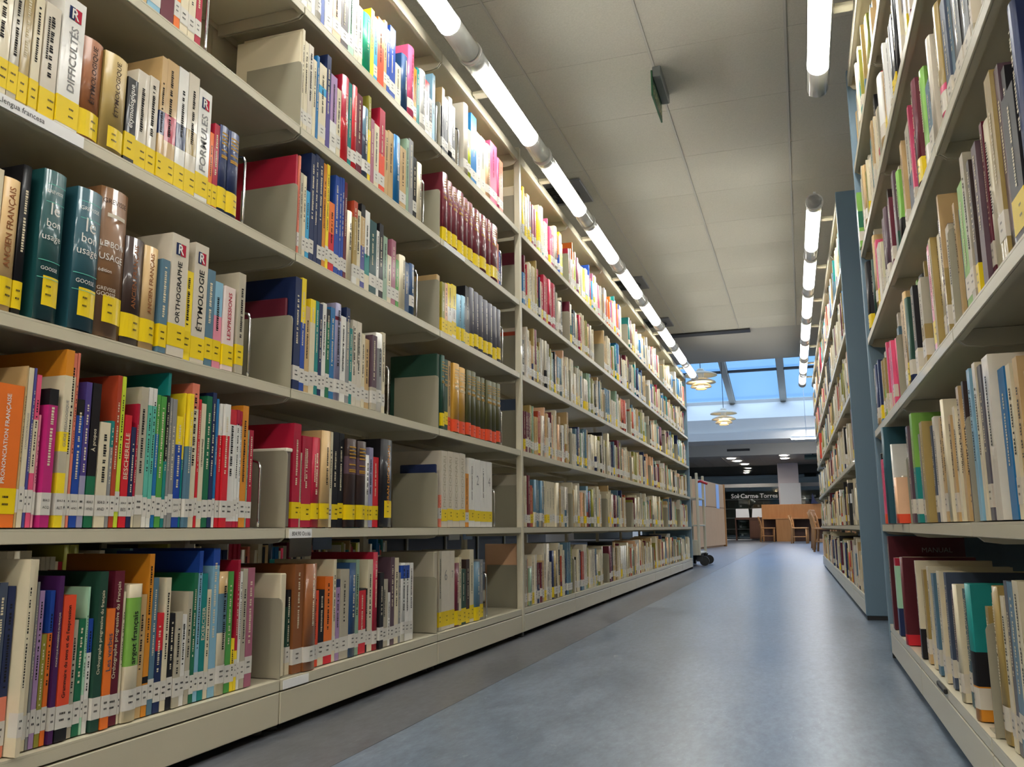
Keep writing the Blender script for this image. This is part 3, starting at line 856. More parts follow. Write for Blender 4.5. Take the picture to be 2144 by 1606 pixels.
# ceiling of 60 cm mineral tiles with a fine line grid
def tilemat():
    m, n, p = nodes('ceiling_tile'); p.inputs['Base Color'].default_value = hexl('B9B4A6'); p.inputs['Roughness'].default_value = .9
    t = n.nodes.new('ShaderNodeTexCoord'); nz = n.nodes.new('ShaderNodeTexNoise'); nz.inputs['Scale'].default_value = 160; nz.inputs['Detail'].default_value = 2
    n.links.new(t.outputs['Object'], nz.inputs['Vector'])
    mx = n.nodes.new('ShaderNodeMix'); mx.data_type = 'RGBA'; mx.inputs[6].default_value = hexl('AFAC9F'); mx.inputs[7].default_value = hexl('C9C5B8')
    n.links.new(nz.outputs['Fac'], mx.inputs[0]); n.links.new(mx.outputs[2], p.inputs['Base Color'])
    bm = n.nodes.new('ShaderNodeBump'); bm.inputs['Strength'].default_value = .3; bm.inputs['Distance'].default_value = .002
    n.links.new(nz.outputs['Fac'], bm.inputs['Height']); n.links.new(bm.outputs[0], p.inputs['Normal'])
    return m
M['tile'] = tilemat()
b = MB()
xs = [-.572+.632*k for k in range(-11, 14)]
g = .004
ys = [3.84+.632*k for k in range(-11, 10)]+[10.1]
ys = [-3]+[y for y in ys if y > -3]
for i in range(len(xs)-1):
    for j in range(len(ys)-1):
        b.box(xs[i]+g*1.6, xs[i+1]-g*1.6, ys[j]+g*.35, ys[j+1]-g*.35, CEIL, CEIL+.02)
b.build('ceiling', M['tile'], kind='structure')
b = MB()
for x in xs: b.box(x-.0056, x+.0056, -3, 10.1, CEIL-.0025, CEIL+.01)
b.box(-9, 9, -3, 10.1, CEIL+.021, CEIL+.05)
b.build('trim_1', plain('ceiling_grid_metal', 'B2B0A8', .5), kind='structure')
b = MB(); b.box(-9, 9, 10.1, 12.0, CEIL, CEIL+.05)
b.box(-9, 9, 12.0, 12.08, CEIL, 8.2)
struct(b, 'ceiling', M['plaster2'])
# walls
for nm, bx in dict(wall_left=(-9.1, -9, -3, 44), wall_right=(9, 9.1, -3, 44)).items():
    b = MB(); b.box(bx[0], bx[1], bx[2], bx[3], -.505, 9); struct(b, nm, M['whitep'])
b = MB(); b.box(-9, 9, -3.1, -3, -.505, CEIL+.05); struct(b, 'wall_near', M['whitep'])
b = MB(); b.box(-9, 9, 43.9, 44, -.505, 3.2); struct(b, 'wall_far', plain('dim_plaster', '9A9C98', .8))
# light shaft: wall bands, beam, soffit, lower face, far ceiling
b = MB(); b.box(-9, 9, 27.5, 27.62, 2.68, 2.93); struct(b, 'trim_2', M['whitep'])
b = MB(); b.box(-9, 9, 27.62, 27.8, 2.68, 3.36); b.box(-9, 9, 27.8, 29.1, 2.68, 2.74)
b.prism([(0, 0), (0, 1)], [(0, None), (1, None)]) if False else None
struct(b, 'wall_shaft', M['whitep'])
b = MB()
b.v += [(-9, 27.62, 3.36), (9, 27.62, 3.36), (9, 29.0, 4.03), (-9, 29.0, 4.03), (-9, 27.8, 3.3), (9, 27.8, 3.3), (9, 29.2, 3.97), (-9, 29.2, 3.97)]
for q in ((0, 1, 2, 3), (7, 6, 5, 4), (0, 4, 5, 1), (3, 2, 6, 7), (0, 3, 7, 4), (1, 5, 6, 2)): b.poly(q)
struct(b, 'wall_slope', M['whitep'])
b = MB(); b.box(-9, 9, 29.0, 29.2, 3.98, 4.14); struct(b, 'trim_4', M['whitep'])
b = MB(); b.box(-9, 9, 29.0, 29.12, 2.31, 2.68); struct(b, 'trim_3', M['plaster2'])
b = MB(); b.box(-9, 9, 29.12, 44, 2.36, 2.42)
for k in range(-14, 15):
    b.box(k*.63-.01, k*.63+.01, 29.12, 34.7, 2.35, 2.36)
struct(b, 'ceiling', M['plaster2'])
# skylight: sloping glass, mullions and a dark transom
def gz(y): return 4.03+(29-y)*.194
def slab(b, x0, x1, y0, y1, dz0, dz1):
    i = len(b.v)
    b.v += [(x0, y0, gz(y0)+dz0), (x1, y0, gz(y0)+dz0), (x1, y1, gz(y1)+dz0), (x0, y1, gz(y1)+dz0), (x0, y0, gz(y0)+dz1), (x1, y0, gz(y0)+dz1), (x1, y1, gz(y1)+dz1), (x0, y1, gz(y1)+dz1)]
    for q in ((0, 3, 2, 1), (4, 5, 6, 7), (0, 1, 5, 4), (1, 2, 6, 5), (2, 3, 7, 6), (3, 0, 4, 7)): b.poly([i+k for k in q])
b = MB(); slab(b, -9, 9, 12, 29.1, .12, .135); sky = struct(b, 'window_1', M['skyglass'])
mxs = [-1.99+1.62*k for k in range(-4, 7)]
for k, x in enumerate(mxs):
    b = MB(); slab(b, x-.09, x+.09, 12, 29.05, 0, .12); slab(b, x-.11, x+.11, 12, 29.05, .1, .118); b.build('mullion', M['plaster2'], sky)
b = MB(); slab(b, -9, 9, 26.24, 26.32, .055, .115); b.build('transom', M['dark'], sky)
for nm, y0, y1 in (('upper', 12.0, 26.2),):
    pass
# floor tread between the rooms, glass wall with frame
b = MB(); b.box(-9, 9, 34.8, 34.83, -.505, 2.36)
gw = b.build('window_2', M['glass'], kind='structure')
b = MB(); b.box(-9, 9, 34.74, 34.86, 1.52, 1.66, b=.01); b.build('window_frame', M['whitep'], gw)
b = MB(); b.box(-9, 9, 34.7, 34.9, -.505, -.46); b.build('window_sill', M['white'], gw)
for k, x in enumerate((-6.2, -4.4, .95, 2.8)):
    b = MB(); b.box(x-.02, x+.02, 34.77, 34.85, -.46, 2.36); b.build('window_frame', M['alu'], gw)
b = MB(); addtext(b, 'Sol·Carme Torres', lambda u, v: (-2.60+u, 34.73, 1.06+v), 1.74, .26, bold=True)
b.build('wall_lettering', plain('pale_grey_vinyl', 'C9C9C7', .5), label='pale grey lettering reading Sol·Carme Torres on the far glass wall', cat='lettering')
# far column with a white board on it
b = MB(); b.box(-.79, -.05, 33.75, 34.45, -.505, 2.36, b=.01); b.build('column', plain('column_paint', 'DAD0D0', .7), kind='structure', label='white square column in front of the far glass wall')
b = MB(); b.box(-.74, -.0, 33.70, 33.745, .75, 1.60, b=.004); b.build('notice_board', M['white'], label='blank white notice board on the far white column', cat='board')
b = MB(); b.box(-5.2, -4.6, 27.6, 28.2, -.505, 2.3, b=.01); b.build('column', M['whitep'], kind='structure')
# dark shelving, boxes and cabinet around the glass wall
t = thing('dark_shelving', 'dark metal shelving with grey boards behind the far glass wall', 'shelving', (-3.6, 37.2, -.505))
for k, z in enumerate((.06, .40, .86, 1.24, 1.62)):
    b = MB(); b.box(0, 4.6, 0, .5, z, z+.03); b.build('shelf', M['alu'], t)
for x in (0, 1.5, 3.0, 4.57):
    b = MB(); b.box(x, x+.03, -.005, .5, 0, 2.3); b.build('upright', M['dark'], t)
b = MB(); b.box(0, 4.6, .505, .53, 0, 2.3); b.build('back_panel', M['greenp'], t)
rg = random.Random(5)
side = ['leftmost', 'second from the left', 'third from the left', 'fourth from the left', 'fifth from the left', 'rightmost']
for lv, z in ((0, .093), (1, .433), (2, .893), (3, 1.273), (4, 1.653)):
    nb = 6
    for k in range(nb):
        x = -3.5+k*.75+rg.uniform(0, .1)
        w_ = rg.uniform(.35, .55)
        tt = thing('archive_box', 'dark green archive box, %s, %s board of the dark shelving' % (side[k], ['lowest', 'second', 'third', 'fourth', 'top'][lv]), 'box', (x, 37.3, z-.505), 0, 'archive boxes behind the far glass wall')
        b = MB(); b.box(0, w_, 0, .3, 0, .26, b=.004); b.build('box_body', M['greenp'], tt)
        b = MB(); b.box(w_*.4, w_*.4+.08, -.004, 0, .05, .13); b.build('paper_label', M['white'], tt)
t = thing('wooden_cabinet', 'dark brown wooden cabinet standing before the far glass wall', 'cabinet', (-2.45, 34.0, -.505))
b = MB(); b.box(0, 1.1, 0, .5, .78, .86); b.build('cabinet_top', M['wood3'], t)
b = MB(); b.box(.52, 1.08, .02, .48, .06, .78); b.build('body', M['wood3'], t)
d_ = MB(); d_.box(.56, 1.02, -.01, .018, .1, .74); d_.box(.62, .96, -.02, -.01, .16, .68); dr = d_.build('door', woodmat('brown_door_wood', '5A3A28', '7A5038'), t)
b = MB(); b.box(.97, .99, -.04, -.01, .38, .48); b.build('handle', M['alu'], dr)
b = MB(); b.box(.0, .04, .02, .48, 0, .78); b.build('leg', M['wood3'], t)
for k, (x, rz, wd) in enumerate(((-2.42, .0, 'left'), (-1.88, .0, 'right'))):
    t = thing('display_book', 'open white display folder on top of the dark cabinet, the %s one' % wd, 'folder', (x, 34.15, .355), rz, 'white folders on the cabinet')
    b = MB(); s_ = .05 if k else -.0
    b.v += [(.0+s_, 0, 0), (.5, 0, 0), (.5, .03, 0), (.0+s_, .03, 0), (.0+s_*1.6, .1, .33), (.5-(.03 if k == 0 else 0), .1, .33+.02*k), (.5-(.03 if k == 0 else 0), .13, .33+.02*k), (.0+s_*1.6, .13, .33)]
    for q in ((0, 3, 2, 1), (4, 5, 6, 7), (0, 1, 5, 4), (1, 2, 6, 5), (2, 3, 7, 6), (3, 0, 4, 7)): b.poly(q)
    b.build('page_panel', M['white'], t)
    b = MB(); b.box(.05, .45, .04, .12, -.0, .02); b.build('stand', M['dark'], t)
# study carrels
def carrel(x, y, name_label, w_=1.15):
    t = thing('study_carrel', name_label, 'study desk', (x, y, -.505), 0, 'wooden study carrels at the far end')
    b = MB(); b.box(0, w_, .62, .66, .84, 1.28, b=.004); b.build('back_panel', M['wood'], t)
    for xx in (0, w_-.04):
        b = MB(); b.box(xx, xx+.04, 0, .62, 0, 1.28 if xx else 1.28, b=.004); b.build('side_panel', M['wood'], t)
    b = MB(); b.box(.04, w_-.04, .03, .62, .78, .84, b=.004); b.build('desk_top', M['wood'], t)
    b = MB(); b.box(.04, w_-.04, .5, .53, 0, .78); b.build('modesty_panel', M['wood3'], t)
    return t
# seen from behind: tall outer face with open knee space on each side
t = thing('study_carrel', 'long wooden study carrel with tall back, between the glass wall and chairs', 'study desk', (-1.35, 31.3, -.505))
b = MB(); b.box(0, 2.6, .30, .34, .80, 1.275, b=.006); b.build('screen_panel', M['wood'], t)
b = MB(); b.box(0, 2.6, .0, .9, .76, .80, b=.004); b.build('desk_top', M['wood'], t)
b = MB(); b.box(1.02, 1.05, .26, .30, .80, 1.28); b.build('divider_strip', M['wood'], t)
for x0, x1 in ((.0, .06), (.46, 1.06), (2.5, 2.56)):
    b = MB(); b.box(x0, x1, .02, .06, 0, .76, b=.004); b.build('support_panel', M['wood'], t)
b = MB(); b.box(0, 2.6, .86, .89, 0, .76); b.build('modesty_panel', M['wood3'], t)
t = thing('laptop_stand', 'small dark blue pointed object standing on the wooden carrel', 'desk object', (.42, 31.45, .775))
b = MB(); b.prism([(-.12, 0), (.12, 0), (.12, .03), (-.12, .03)], [(0, None), (.02, None)]); b.v += [(-.11, 0, .02), (.12, 0, .02), (.03, 0, .1), (-.05, 0, .36), (-.11, .02, .02), (.12, .02, .02), (.03, .02, .1), (-.05, .02, .36)]
i = len(b.v)-8
for q in ((0, 1, 2, 3), (7, 6, 5, 4), (0, 4, 5, 1), (1, 5, 6, 2), (2, 6, 7, 3), (3, 7, 4, 0)): b.poly([i+k for k in q])
b.build('body', plain('dark_blue_plastic', '1A2450', .5), t)
def chair(x, y, rz, label, sc_=1.0):
    t = thing('wooden_chair', label, 'chair', (x, y, -.505), rz, 'light wooden chairs by the study desks')
    for sx in (-1, 1):
        b = MB(); b.tube([(sx*.22, -.2, 0), (sx*.22, -.2, .46)], .022, 8); b.build('leg', M['wood'], t)
        b = MB(); b.tube([(sx*.22, .24, 0), (sx*.22, .2, .46), (sx*.22, .23, .66), (sx*.22, .29, .84)], [.022, .025, .024, .02], 8); b.build('leg', M['wood'], t)
        b = MB(); b.tube([(sx*.22, -.2, .2), (sx*.22, .22, .2)], .012, 6); b.build('stretcher', M['wood'], t)
    b = MB(); b.box(-.25, .25, -.24, .22, .44, .48, b=.012); b.build('seat', M['wood'], t)
    b = MB(); b.box(-.24, .24, .255, .285, .70, .84, b=.01); b.build('backrest', M['wood'], t)
    b = MB(); b.box(-.22, .22, .225, .25, .56, .61, b=.008); b.build('back_rail', M['wood'], t)
    return t
chair(-1.15, 30.6, math.radians(95), 'light wooden chair at the left end of the long carrel')
chair(-.10, 27.7, math.radians(84), 'light wooden chair standing free in front of the long carrel, middle of the background')
chair(.46, 18.7, math.radians(80), 'nearest light wooden chair beside the right-hand bookcase end')
chair(.44, 20.2, math.radians(84), 'second light wooden chair behind the nearest one, beside the desk')
chair(.42, 21.8, math.radians(86), 'farthest light wooden chair of the row beside the desk')
t = thing('reading_table', 'wooden reading table beside the row of chairs on the right', 'table', (.76, 18.6, -.505))
b = MB(); b.box(0, 1.1, -.5, 4.2, .76, .80, b=.006); b.build('table_top', M['white'], t)
b = MB(); b.box(.03, .08, -.46, 4.16, .55, .76); b.build('apron', M['wood3'], t)
for x in (.05, 1.0):
    for y in (-.4, 4.05):
        b = MB(); b.box(x, x+.07, y, y+.07, 0, .76, b=.006); b.build('leg', M['wood'], t)
b = MB(); b.box(.2, .24, -.3, 4.0, 0, .55); b.build('modesty_panel', M['wood'], t)
# tall wooden partition at left of the far end
t = thing('wooden_partition', 'pale wooden partition box with blue strip behind the book trolley', 'partition', (-2.30, 20.4, -.505), math.radians(-5.2))
b = MB(); b.box(-.34, 0, 0, 3.45, .04, 1.62, b=.004); b.box(-.3, -.04, .05, 3.4, 0, .04); b.build('side_panel', M['wood2'], t)
b = MB(); b.box(-.36, .03, 3.455, 3.52, 0, 1.64, b=.006); b.build('end_post', M['wood'], t)
b = MB(); b.box(.003, .006, 2.35, 2.75, .98, 1.60); b.build('blue_strip', M['bluep'], t, label='pale blue vertical strip')
b = MB(); b.box(.003, .006, .12, .95, 1.0, 1.60); b.build('paper_notice', M['bluep'], t, label='pale blue paper notice')
b = MB(); b.box(0.0005, .002, 0, 3.45, 1.0, 1.012); b.build('seam', M['wood3'], t)
# book trolley at the end of the left shelving
t = thing('book_trolley', 'cream metal book trolley with wooden side beyond the left shelving', 'trolley', (-1.50, 11.62, -.505))
for x in (.0, .17):
    b = MB(); b.box(x, x+.035, 0, .03, .14, 1.22, b=.006); b.build('upright', M['shelf'], t)
for x in (.0, .17):
    b = MB(); b.box(x, x+.035, .75, .78, .14, 1.22, b=.006); b.build('upright', M['shelf'], t)
for z in (.16, .52, .88):
    b = MB(); b.box(-.2, .2, .03, .75, z, z+.02, b=.003); b.build('shelf', M['shelf'], t)
b = MB(); b.box(-.03, -.005, .0, .78, .45, 1.25, b=.006); b.build('wooden_side', M['wood'], t)
b = MB(); b.box(.03, .17, .0, .025, .14, .34, b=.004); b.build('end_plate', M['shelf'], t)
b = MB(); b.box(-.01, .10, -.01, .02, 1.16, 1.30, b=.01); b.build('top_plate', M['white'], t)
b = MB(); b.tube([(.17, .02, 1.1), (.29, .02, 1.1)], .009, 8); hd = b.build('handle', M['chrome'], t)
b = MB(); b.tube([(.2, .02, 1.1), (.24, .02, 1.11), (.33, .02, 1.07)], [.014, .02, .014], 8); b.build('grip', M['redp'], hd)
for x, y in ((.17, .1), (.04, .1), (.17, .7), (.04, .7)):
    b = MB(); b.tube([(x-.02, y, .065), (x+.02, y, .065)], .062, 20); b.tube([(x-.024, y, .065), (x+.024, y, .065)], .02, 12)
    if x > .1:
        b = MB(); b.tube([(x+.07, y-.015, .065), (x+.07, y+.015, .065)], .062, 24); b.tube([(x+.07, y-.02, .065), (x+.07, y+.02, .065)], .035, 16)
    wl = b.build('wheel', M['black'], t)
    b = MB(); b.box(x-.03, x+.05, y-.024, y-.018, .06, .14); b.box(x-.03, x+.05, y+.018, y+.024, .06, .14); b.box(x-.035, x+.055, y-.028, y+.028, .13, .15); b.build('caster_fork', M['dark'], wl)
# pendant lamps of stacked white shades
def pendant(x, y, z, r, label):
    t = thing('pendant_lamp', label, 'lamp', (x, y, z), 0, 'tiered white pendant lamps under the skylight')
    k = r/.26
    for (r0, r1, z0, z1) in ((.10, .26, .02, .085), (.085, .235, -.095, -.03), (.08, .165, -.165, -.10), (.03, .09, -.20, -.165)):
        b = MB()
        pr = [(r1*k, z0*k), ((r1*.93+r0*.07)*k, (z0*.8+z1*.2)*k+.004), ((r1*.55+r0*.45)*k, (z0*.35+z1*.65)*k), (r0*k, z1*k), ((r0-.004)*k, (z1-.006)*k), ((r1*.55+r0*.45)*k, (z0*.35+z1*.65)*k-.006), (r1*k, z0*k-.005), (r1*k, z0*k)]
        b.lathe(pr); b.build('shade', M['shade'], t)
    b = MB(); b.lathe([(.0, .14*k), (.05*k, .13*k), (.06*k, .10*k), (.05*k, -.02*k), (.085*k, -.06*k), (.06*k, -.03*k), (0, .05*k)]); b.build('lamp_body', M['lampw'], t)
    for zz, rr in ((-.005, .035), (-.10, .03), (-.155, .045)):
        b = MB(); b.lathe([(0, zz*k+.03), (rr*k, zz*k+.012), (rr*k, zz*k-.012), (0, zz*k-.03)], n=16); b.build('bulb', M['bulb'], t)
    b = MB(); b.tube([(0, 0, .12*k), (0, 0, gz(y)-z+.121)], .006, 6); b.box(-.05, .05, -.05, .05, gz(y)-z+.09, gz(y)-z+.121); b.build('cord', M['dark'], t)
pendant(-1.44, 14.0, 2.42, .265, 'tiered white pendant lamp hanging behind the end of the left tube lights')
pendant(-1.365, 17.3, 2.20, .26, 'lower tiered white pendant lamp hanging free before the pale wall')
# ceiling fittings
t = thing('exit_sign', 'green hanging SORTIDA exit sign with grey housing under the tiled ceiling', 'sign', (-.56, 3.98, 2.28))
b = MB(); b.box(-.02, .022, 0, .31, -.055, 0, b=.004); b.build('housing', plain('grey_housing', '6A6E6A', .5), t)
b = MB(); b.box(-.028, -.020, .0, .31, -.155, -.02); pn = b.build('sign_panel', plain('green_panel', '2E5A3E', .3), t)
b = MB()
addtext(b, 'SORTIDA', lambda u, v: (-.0185, .01+u, -.145+v), .29, .06, bold=True)
addtext(b, 'SORTIDA', lambda u, v: (-.0295, .30-u, -.145+v), .29, .06, bold=True)
b.build('lettering', plain('pale_yellow_green', 'CBD29A', .4), pn)
b = MB(); b.box(-1.5, -.45, 10.06, 10.22, 2.262, 2.2795); b.build('slot_diffuser', M['dark'], label='long dark slot air diffuser where the tiled ceiling ends', cat='air vent')
t = thing('air_vent', 'short dark rectangular air vent in the lowered face beyond the skylight', 'air vent', (-2.236, 28.98, 2.46))
b = MB(); b.box(0, .73, 0, .02, 0, .075, b=.004); b.build('frame', M['dark'], t)
for (x, y, wd) in ((-1.46, 5.4, 'nearest'), (-1.46, 7.75, 'middle'), (-1.46, 9.4, 'farthest')):
    t = thing('ceiling_diffuser', '%s dark square air diffuser in the ceiling above the left bookcase' % wd, 'air vent', (x, y, 2.262), 0, 'square air diffusers above the left bookcase')
    b = MB(); b.box(-.2, .2, -.2, .2, 0, .016, b=.004); b.build('frame', plain('vent_grey', '77777A', .5), t)
    b = MB()
    for r_ in (.15, .115, .08, .045):
        b.lathe([(r_, -.006), (r_-.02, -.012), (r_-.028, -.002), (r_, -.006)], n=32)
    b.build('swirl_blades', M['dark'], t)
dl = [(-2.23, 30.6, 'upper left'), (-2.12, 31.9, 'lower left'), (-.47, 30.0, 'upper right'), (-.47, 31.3, 'lower right'), (-1.96, 33.6, 'lowest, stands in for a glass reflection')]  # the last one stands in for a reflection in the glass wall
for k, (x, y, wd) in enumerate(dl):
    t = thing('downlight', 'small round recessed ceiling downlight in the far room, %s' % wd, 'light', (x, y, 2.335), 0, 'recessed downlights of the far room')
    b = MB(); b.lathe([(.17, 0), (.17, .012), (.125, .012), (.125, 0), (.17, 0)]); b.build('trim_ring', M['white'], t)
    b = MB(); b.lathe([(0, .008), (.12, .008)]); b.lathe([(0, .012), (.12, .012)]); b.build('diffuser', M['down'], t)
t = thing('ceiling_light', 'bright oblong ceiling light beside the far exit sign', 'light', (.25, 26.9, 2.58))
b = MB(); b.box(-.45, .45, -.1, .1, .03, .07, b=.004); b.build('housing', M['white'], t)
b = MB(); b.box(-.43, .43, -.09, .09, 0, .03, b=.008); b.build('diffuser', M['down'], t)
b = MB(); b.tube([(0, 0, .07), (0, 0, gz(26.9)-2.58)], .008, 6); b.build('rod', M['white'], t)
for k, (x, y, wd) in enumerate(((3.3, 16, 'nearest right'), (3.3, 20.5, 'middle right'), (3.3, 25, 'farthest right'), (-5.4, 14, 'nearest left'), (-5.4, 18.5, 'middle left'), (-5.4, 23, 'farthest left'), (-.7, -1.5, 'behind the camera on the left'), (.35, -1.5, 'behind the camera on the right'))):  # unseen lights added to brighten the lower shelves and the far room
    t = thing('ceiling_light', 'unseen hanging light added to brighten the room, %s' % wd, 'light', (x, y, 2.3), 0, 'unseen hanging lights added to brighten the room')
    b = MB(); b.box(-.12, .12, -1, 1, .03, .08, b=.004); b.build('housing', M['white'], t)
    b = MB(); b.box(-.11, .11, -.98, .98, 0, .03, b=.008); b.build('diffuser', M['down2'], t)
    b = MB(); b.tube([(0, 0, .08), (0, 0, gz(y)-2.3+.121 if y > 0 else .08)], .008, 6); b.build('rod', M['white'], t)
    if y < 0: t.location.z -= .1*U
t = thing('exit_sign', 'small dark exit sign under the far ceiling beside the right bookcase', 'sign', (.2, 29.6, 2.16))
b = MB(); b.box(-.02, .5, 0, .03, 0, .16, b=.004); b.build('sign_panel', M['greenp'], t)
b = MB(); b.box(.22, .26, .01, .02, .16, .2); b.build('hanger', M['dark'], t)

# ------------------------------------------------------------------ shelving
def xform(run):
    """matrix for things written in (depth, along, z)"""
    return run
def rbox(mb, run, d0, d1, t0, t1, z0, z1, **k):
    """box in run coordinates; runs are built under an Empty that carries the rotation"""
    sg = -1 if run.side == 'L' else 1
    mb.box(sg*d0, sg*d1, t0, t1, z0, z1, **k)
def bay(run, t0, t1, label, endpanel=None, dbl=True, levels=(1, 2, 3, 4, 5, 6), back=True, postlast=True):
    x, y = run.pt(0, t0)
    L = t1-t0
    t = thing('library_shelving', label, 'bookcase', (x, y, -FZ), run.a, 'steel bookcase bays along the aisle')
    z0 = FZ
    e = .0015
    for side in ((0, 1) if dbl else (0,)):
        def D(d): return d if side == 0 else 2*DEP+.02-d
        for lv in list(levels)+['c']:
            z = (CZ1 if lv == 'c' else ZL[lv])+z0
            hh = .044 if lv == 'c' else .0262
            b = MB()
            def bx(a0, a1, *r, **k): rbox(b, run, D(a0), D(a1), *r, **k)
            bx(.0, DEP, e, L-e, z-.004, z)
            bx(.0, .004, e, L-e, z-hh, z-.0035, b=.0012)
            bx(.004, .016, e, L-e, z-hh, z-hh+.003)
            bx(DEP-.004, DEP, e, L-e, z-.022, z-.004)
            b.build('canopy' if lv == 'c' else 'shelf', M['shelf'], t)
            for q in (e, L-e-.004):
                b = MB()                # tapering side brackets under each end
                sg = -1 if run.side == 'L' else 1
                i = len(b.v); zz = z-hh
                dr = .014 if lv != 'c' else .026
                pts = [(D(.006), zz+.002), (D(.006), z-.005), (D(DEP-.005), z-.005), (D(DEP-.005), zz-dr), (D(.05), zz-dr), (D(.02), zz-dr*.7)]
                for qq in (q, q+.004): b.v += [(sg*d, qq, zc) for d, zc in pts]
                n = len(pts)
                for k in range(n): b.poly((i+k, i+(k+1) % n, i+n+(k+1) % n, i+n+k))
                b.poly([i+k for k in range(n)]); b.poly([i+n+k for k in range(n-1, -1, -1)])
                b.build('bracket', M['shelf'], t)
        b = MB(); bx2 = lambda a0, a1, *r, **k: rbox(b, run, D(a0), D(a1), *r, **k)
        bx2(0, .012, e, L-e, .022, .022+.0775, b=.002); bx2(.012, .02, .02, L-.02, .03, .09)
        b.build('plinth', M['shelf'], t)
        for q in (.03, L-.03):
            b = MB(); xx = D(.05)*(-1 if run.side == 'L' else 1)
            b.tube([(xx, q, 0), (xx, q, .008), (xx, q, .03)], [.022, .018, .012], 12); b.build('foot', M['black'], t)
    b = MB(); rbox(b, run, DEP-.002+.004, DEP+.018, -.02, .02, 0.0, CZ1+z0-.005)
    b.build('upright', M['shelf'], t)
    if not dbl or back:
        b = MB(); rbox(b, run, DEP+.006, DEP+.012, .02, L-.02, ZL[5]+z0+.0, CZ1+z0-.03); b.build('back_panel', M['shelf'], t)
    if endpanel:
        for (q0, q1, m) in endpanel:
            dd = 2*DEP+.022 if m != 'shelf' else .028
            b = MB(); rbox(b, run, -.002, dd, q0-t0, q1-t0, .022, 1.955+z0, b=.003); b.build('end_panel', M[m], t)
            b = MB(); rbox(b, run, .003, min(dd, 2*DEP-.03)-.003, q0-t0+.004, q1-t0-.004, 0.0, .022); b.build('foot', M['black'], t)
    return t
nm = ['nearest, partly out of frame', 'second', 'third', 'fourth']
bay(RUN['L'], -.04, .958, 'cream steel bookcase bay beside the camera, left of the frame')
bay(RUN['L'], .96, 1.96, 'nearest visible cream steel bookcase bay on the left, thick plastic-wrapped dictionaries')
bay(RUN['L'], 1.9625, 2.9625, 'second cream steel bookcase bay on the left, with the Occità shelf sign')
bay(RUN['L'], 2.965, 3.958, 'third cream steel bookcase bay on the left, maroon set near the top')
ds = ['fourth', 'fifth', 'sixth', 'seventh', 'eighth', 'ninth', 'last']
for k in range(7):
    ep = []
    if k == 0: ep = [(-.034, -.004, 'shelf')]
    if k == 6: ep = [(7.003, 7.033, 'panelblue')]
    bay(RUN['L2'], k+.001, k+1-.001, ('%s cream steel bookcase bay along the left side of the aisle' % ds[k]) if k < 6 else 'last cream bookcase bay on the left, beside the book trolley', ep or None)
bay(RUN['R'], -.2, .803, 'cream steel bookcase bay right of the camera, out of frame')
bay(RUN['R'], .805, 1.803, 'nearest cream steel bookcase bay on the right, at the frame edge')
bay(RUN['R'], 1.805, 2.803, 'second cream steel bookcase bay on the right, with small white plate on its post')
bay(RUN['R'], 2.805, 3.72, 'short last bay of the near right bookcase, with blue-grey end panel', [(3.724, 3.76, 'panelblue')])
dr_ = ['first', 'second', 'third', 'fourth', 'fifth', 'sixth', 'last']
for k in range(7):
    ep = [(-.03, .0, 'panelblue')] if k == 0 else None
    bay(RUN['R2'], k+.001, k+1-.001, '%s bay of the far right bookcase behind the blue-grey end panel' % dr_[k], ep)
for k in range(12):
    q = bay(RUN['N'], k*1.0+.96, k*1.0+1.957, 'cream bookcase bay of the next row behind the left one, %s from the near end' % ORD[k], dbl=False)
    b = MB(); rbox(b, RUN['N'], DEP+.02, DEP+.03, 0, .995, .02, CZ1+FZ); b.build('back_panel', M['dark'], q)  # dark sheet added to block the bright wall and keep the gaps dark
# shelf sign strips with writing
def strip(run_x, y0, y1, z, txt, label, sg=1):
    b = MB(); b.box(0, .0015, 0, y1-y0, -.0255, -.002)
    t = thing('shelf_label', label, 'shelf label', (run_x, y0, z))
    b.build('label_strip', M['white'], t)
    b = MB(); addtext(b, txt, lambda u, v: (.0022, .012+u, -.021+v), y1-y0-.02, .0135); b.build('lettering', M['black'], t)
strip(XL+.0004, .93, 1.215, ZL[4], 'Llengua francesa', 'white shelf sign reading Llengua francesa under the tall plastic-wrapped dictionaries')
strip(XL+.0004, 1.975, 2.085, ZL[2], '804.90 Occità', 'small white shelf sign reading 804.90 Occità under the crimson books')
b = MB(); b.box(0, .0015, 0, .12, -.025, -.003); b.build('shelf_label', M['white'], loc=(XL+.0004, 1.972, ZL[1]), label='worn blank white label strip on the lowest shelf front of the second left bay', cat='shelf label')
b = MB(); b.box(0, .0015, 0, .22, -.025, -.003); b.build('shelf_label', M['white'], loc=(XL+.0004, 2.995, ZL[5]), label='white shelf sign strip under the maroon encyclopedia set', cat='shelf label')
for (x, y, w_, h_, m, lb) in ((-1.57, 2.42, .13, .065, 'white', 'white patch standing in for a lit panel beyond the second left bay'), (-1.57, 2.56, .12, .045, 'bluep', 'pale blue patch beside the white one, for a lit panel beyond the second left bay'),
                              (-1.57, 3.74, .13, .03, 'white', 'white patch standing in for a lit panel beyond the third left bay'), (-1.57, 3.92, .12, .03, 'bluep', 'pale blue patch standing in for a lit panel beyond the third left bay')):
    b = MB(); b.box(0, .004, 0, w_, 0, h_+.01)
    b.build('lit_gap_patch', M[m], loc=(x, y, ZL[2]-.0262-h_), label=lb, cat='light patch')  # pale patch standing in for a lit panel glimpsed through the shelf gap
b = MB(); b.box(-.008, 0, 0, .12, 0, .012, b=.002); b.build('label_holder', M['black'], loc=(XR-.0004, 2.30, ZL[1]-.013), label='small black clip on the lowest shelf front of the right bookcase', cat='clip')
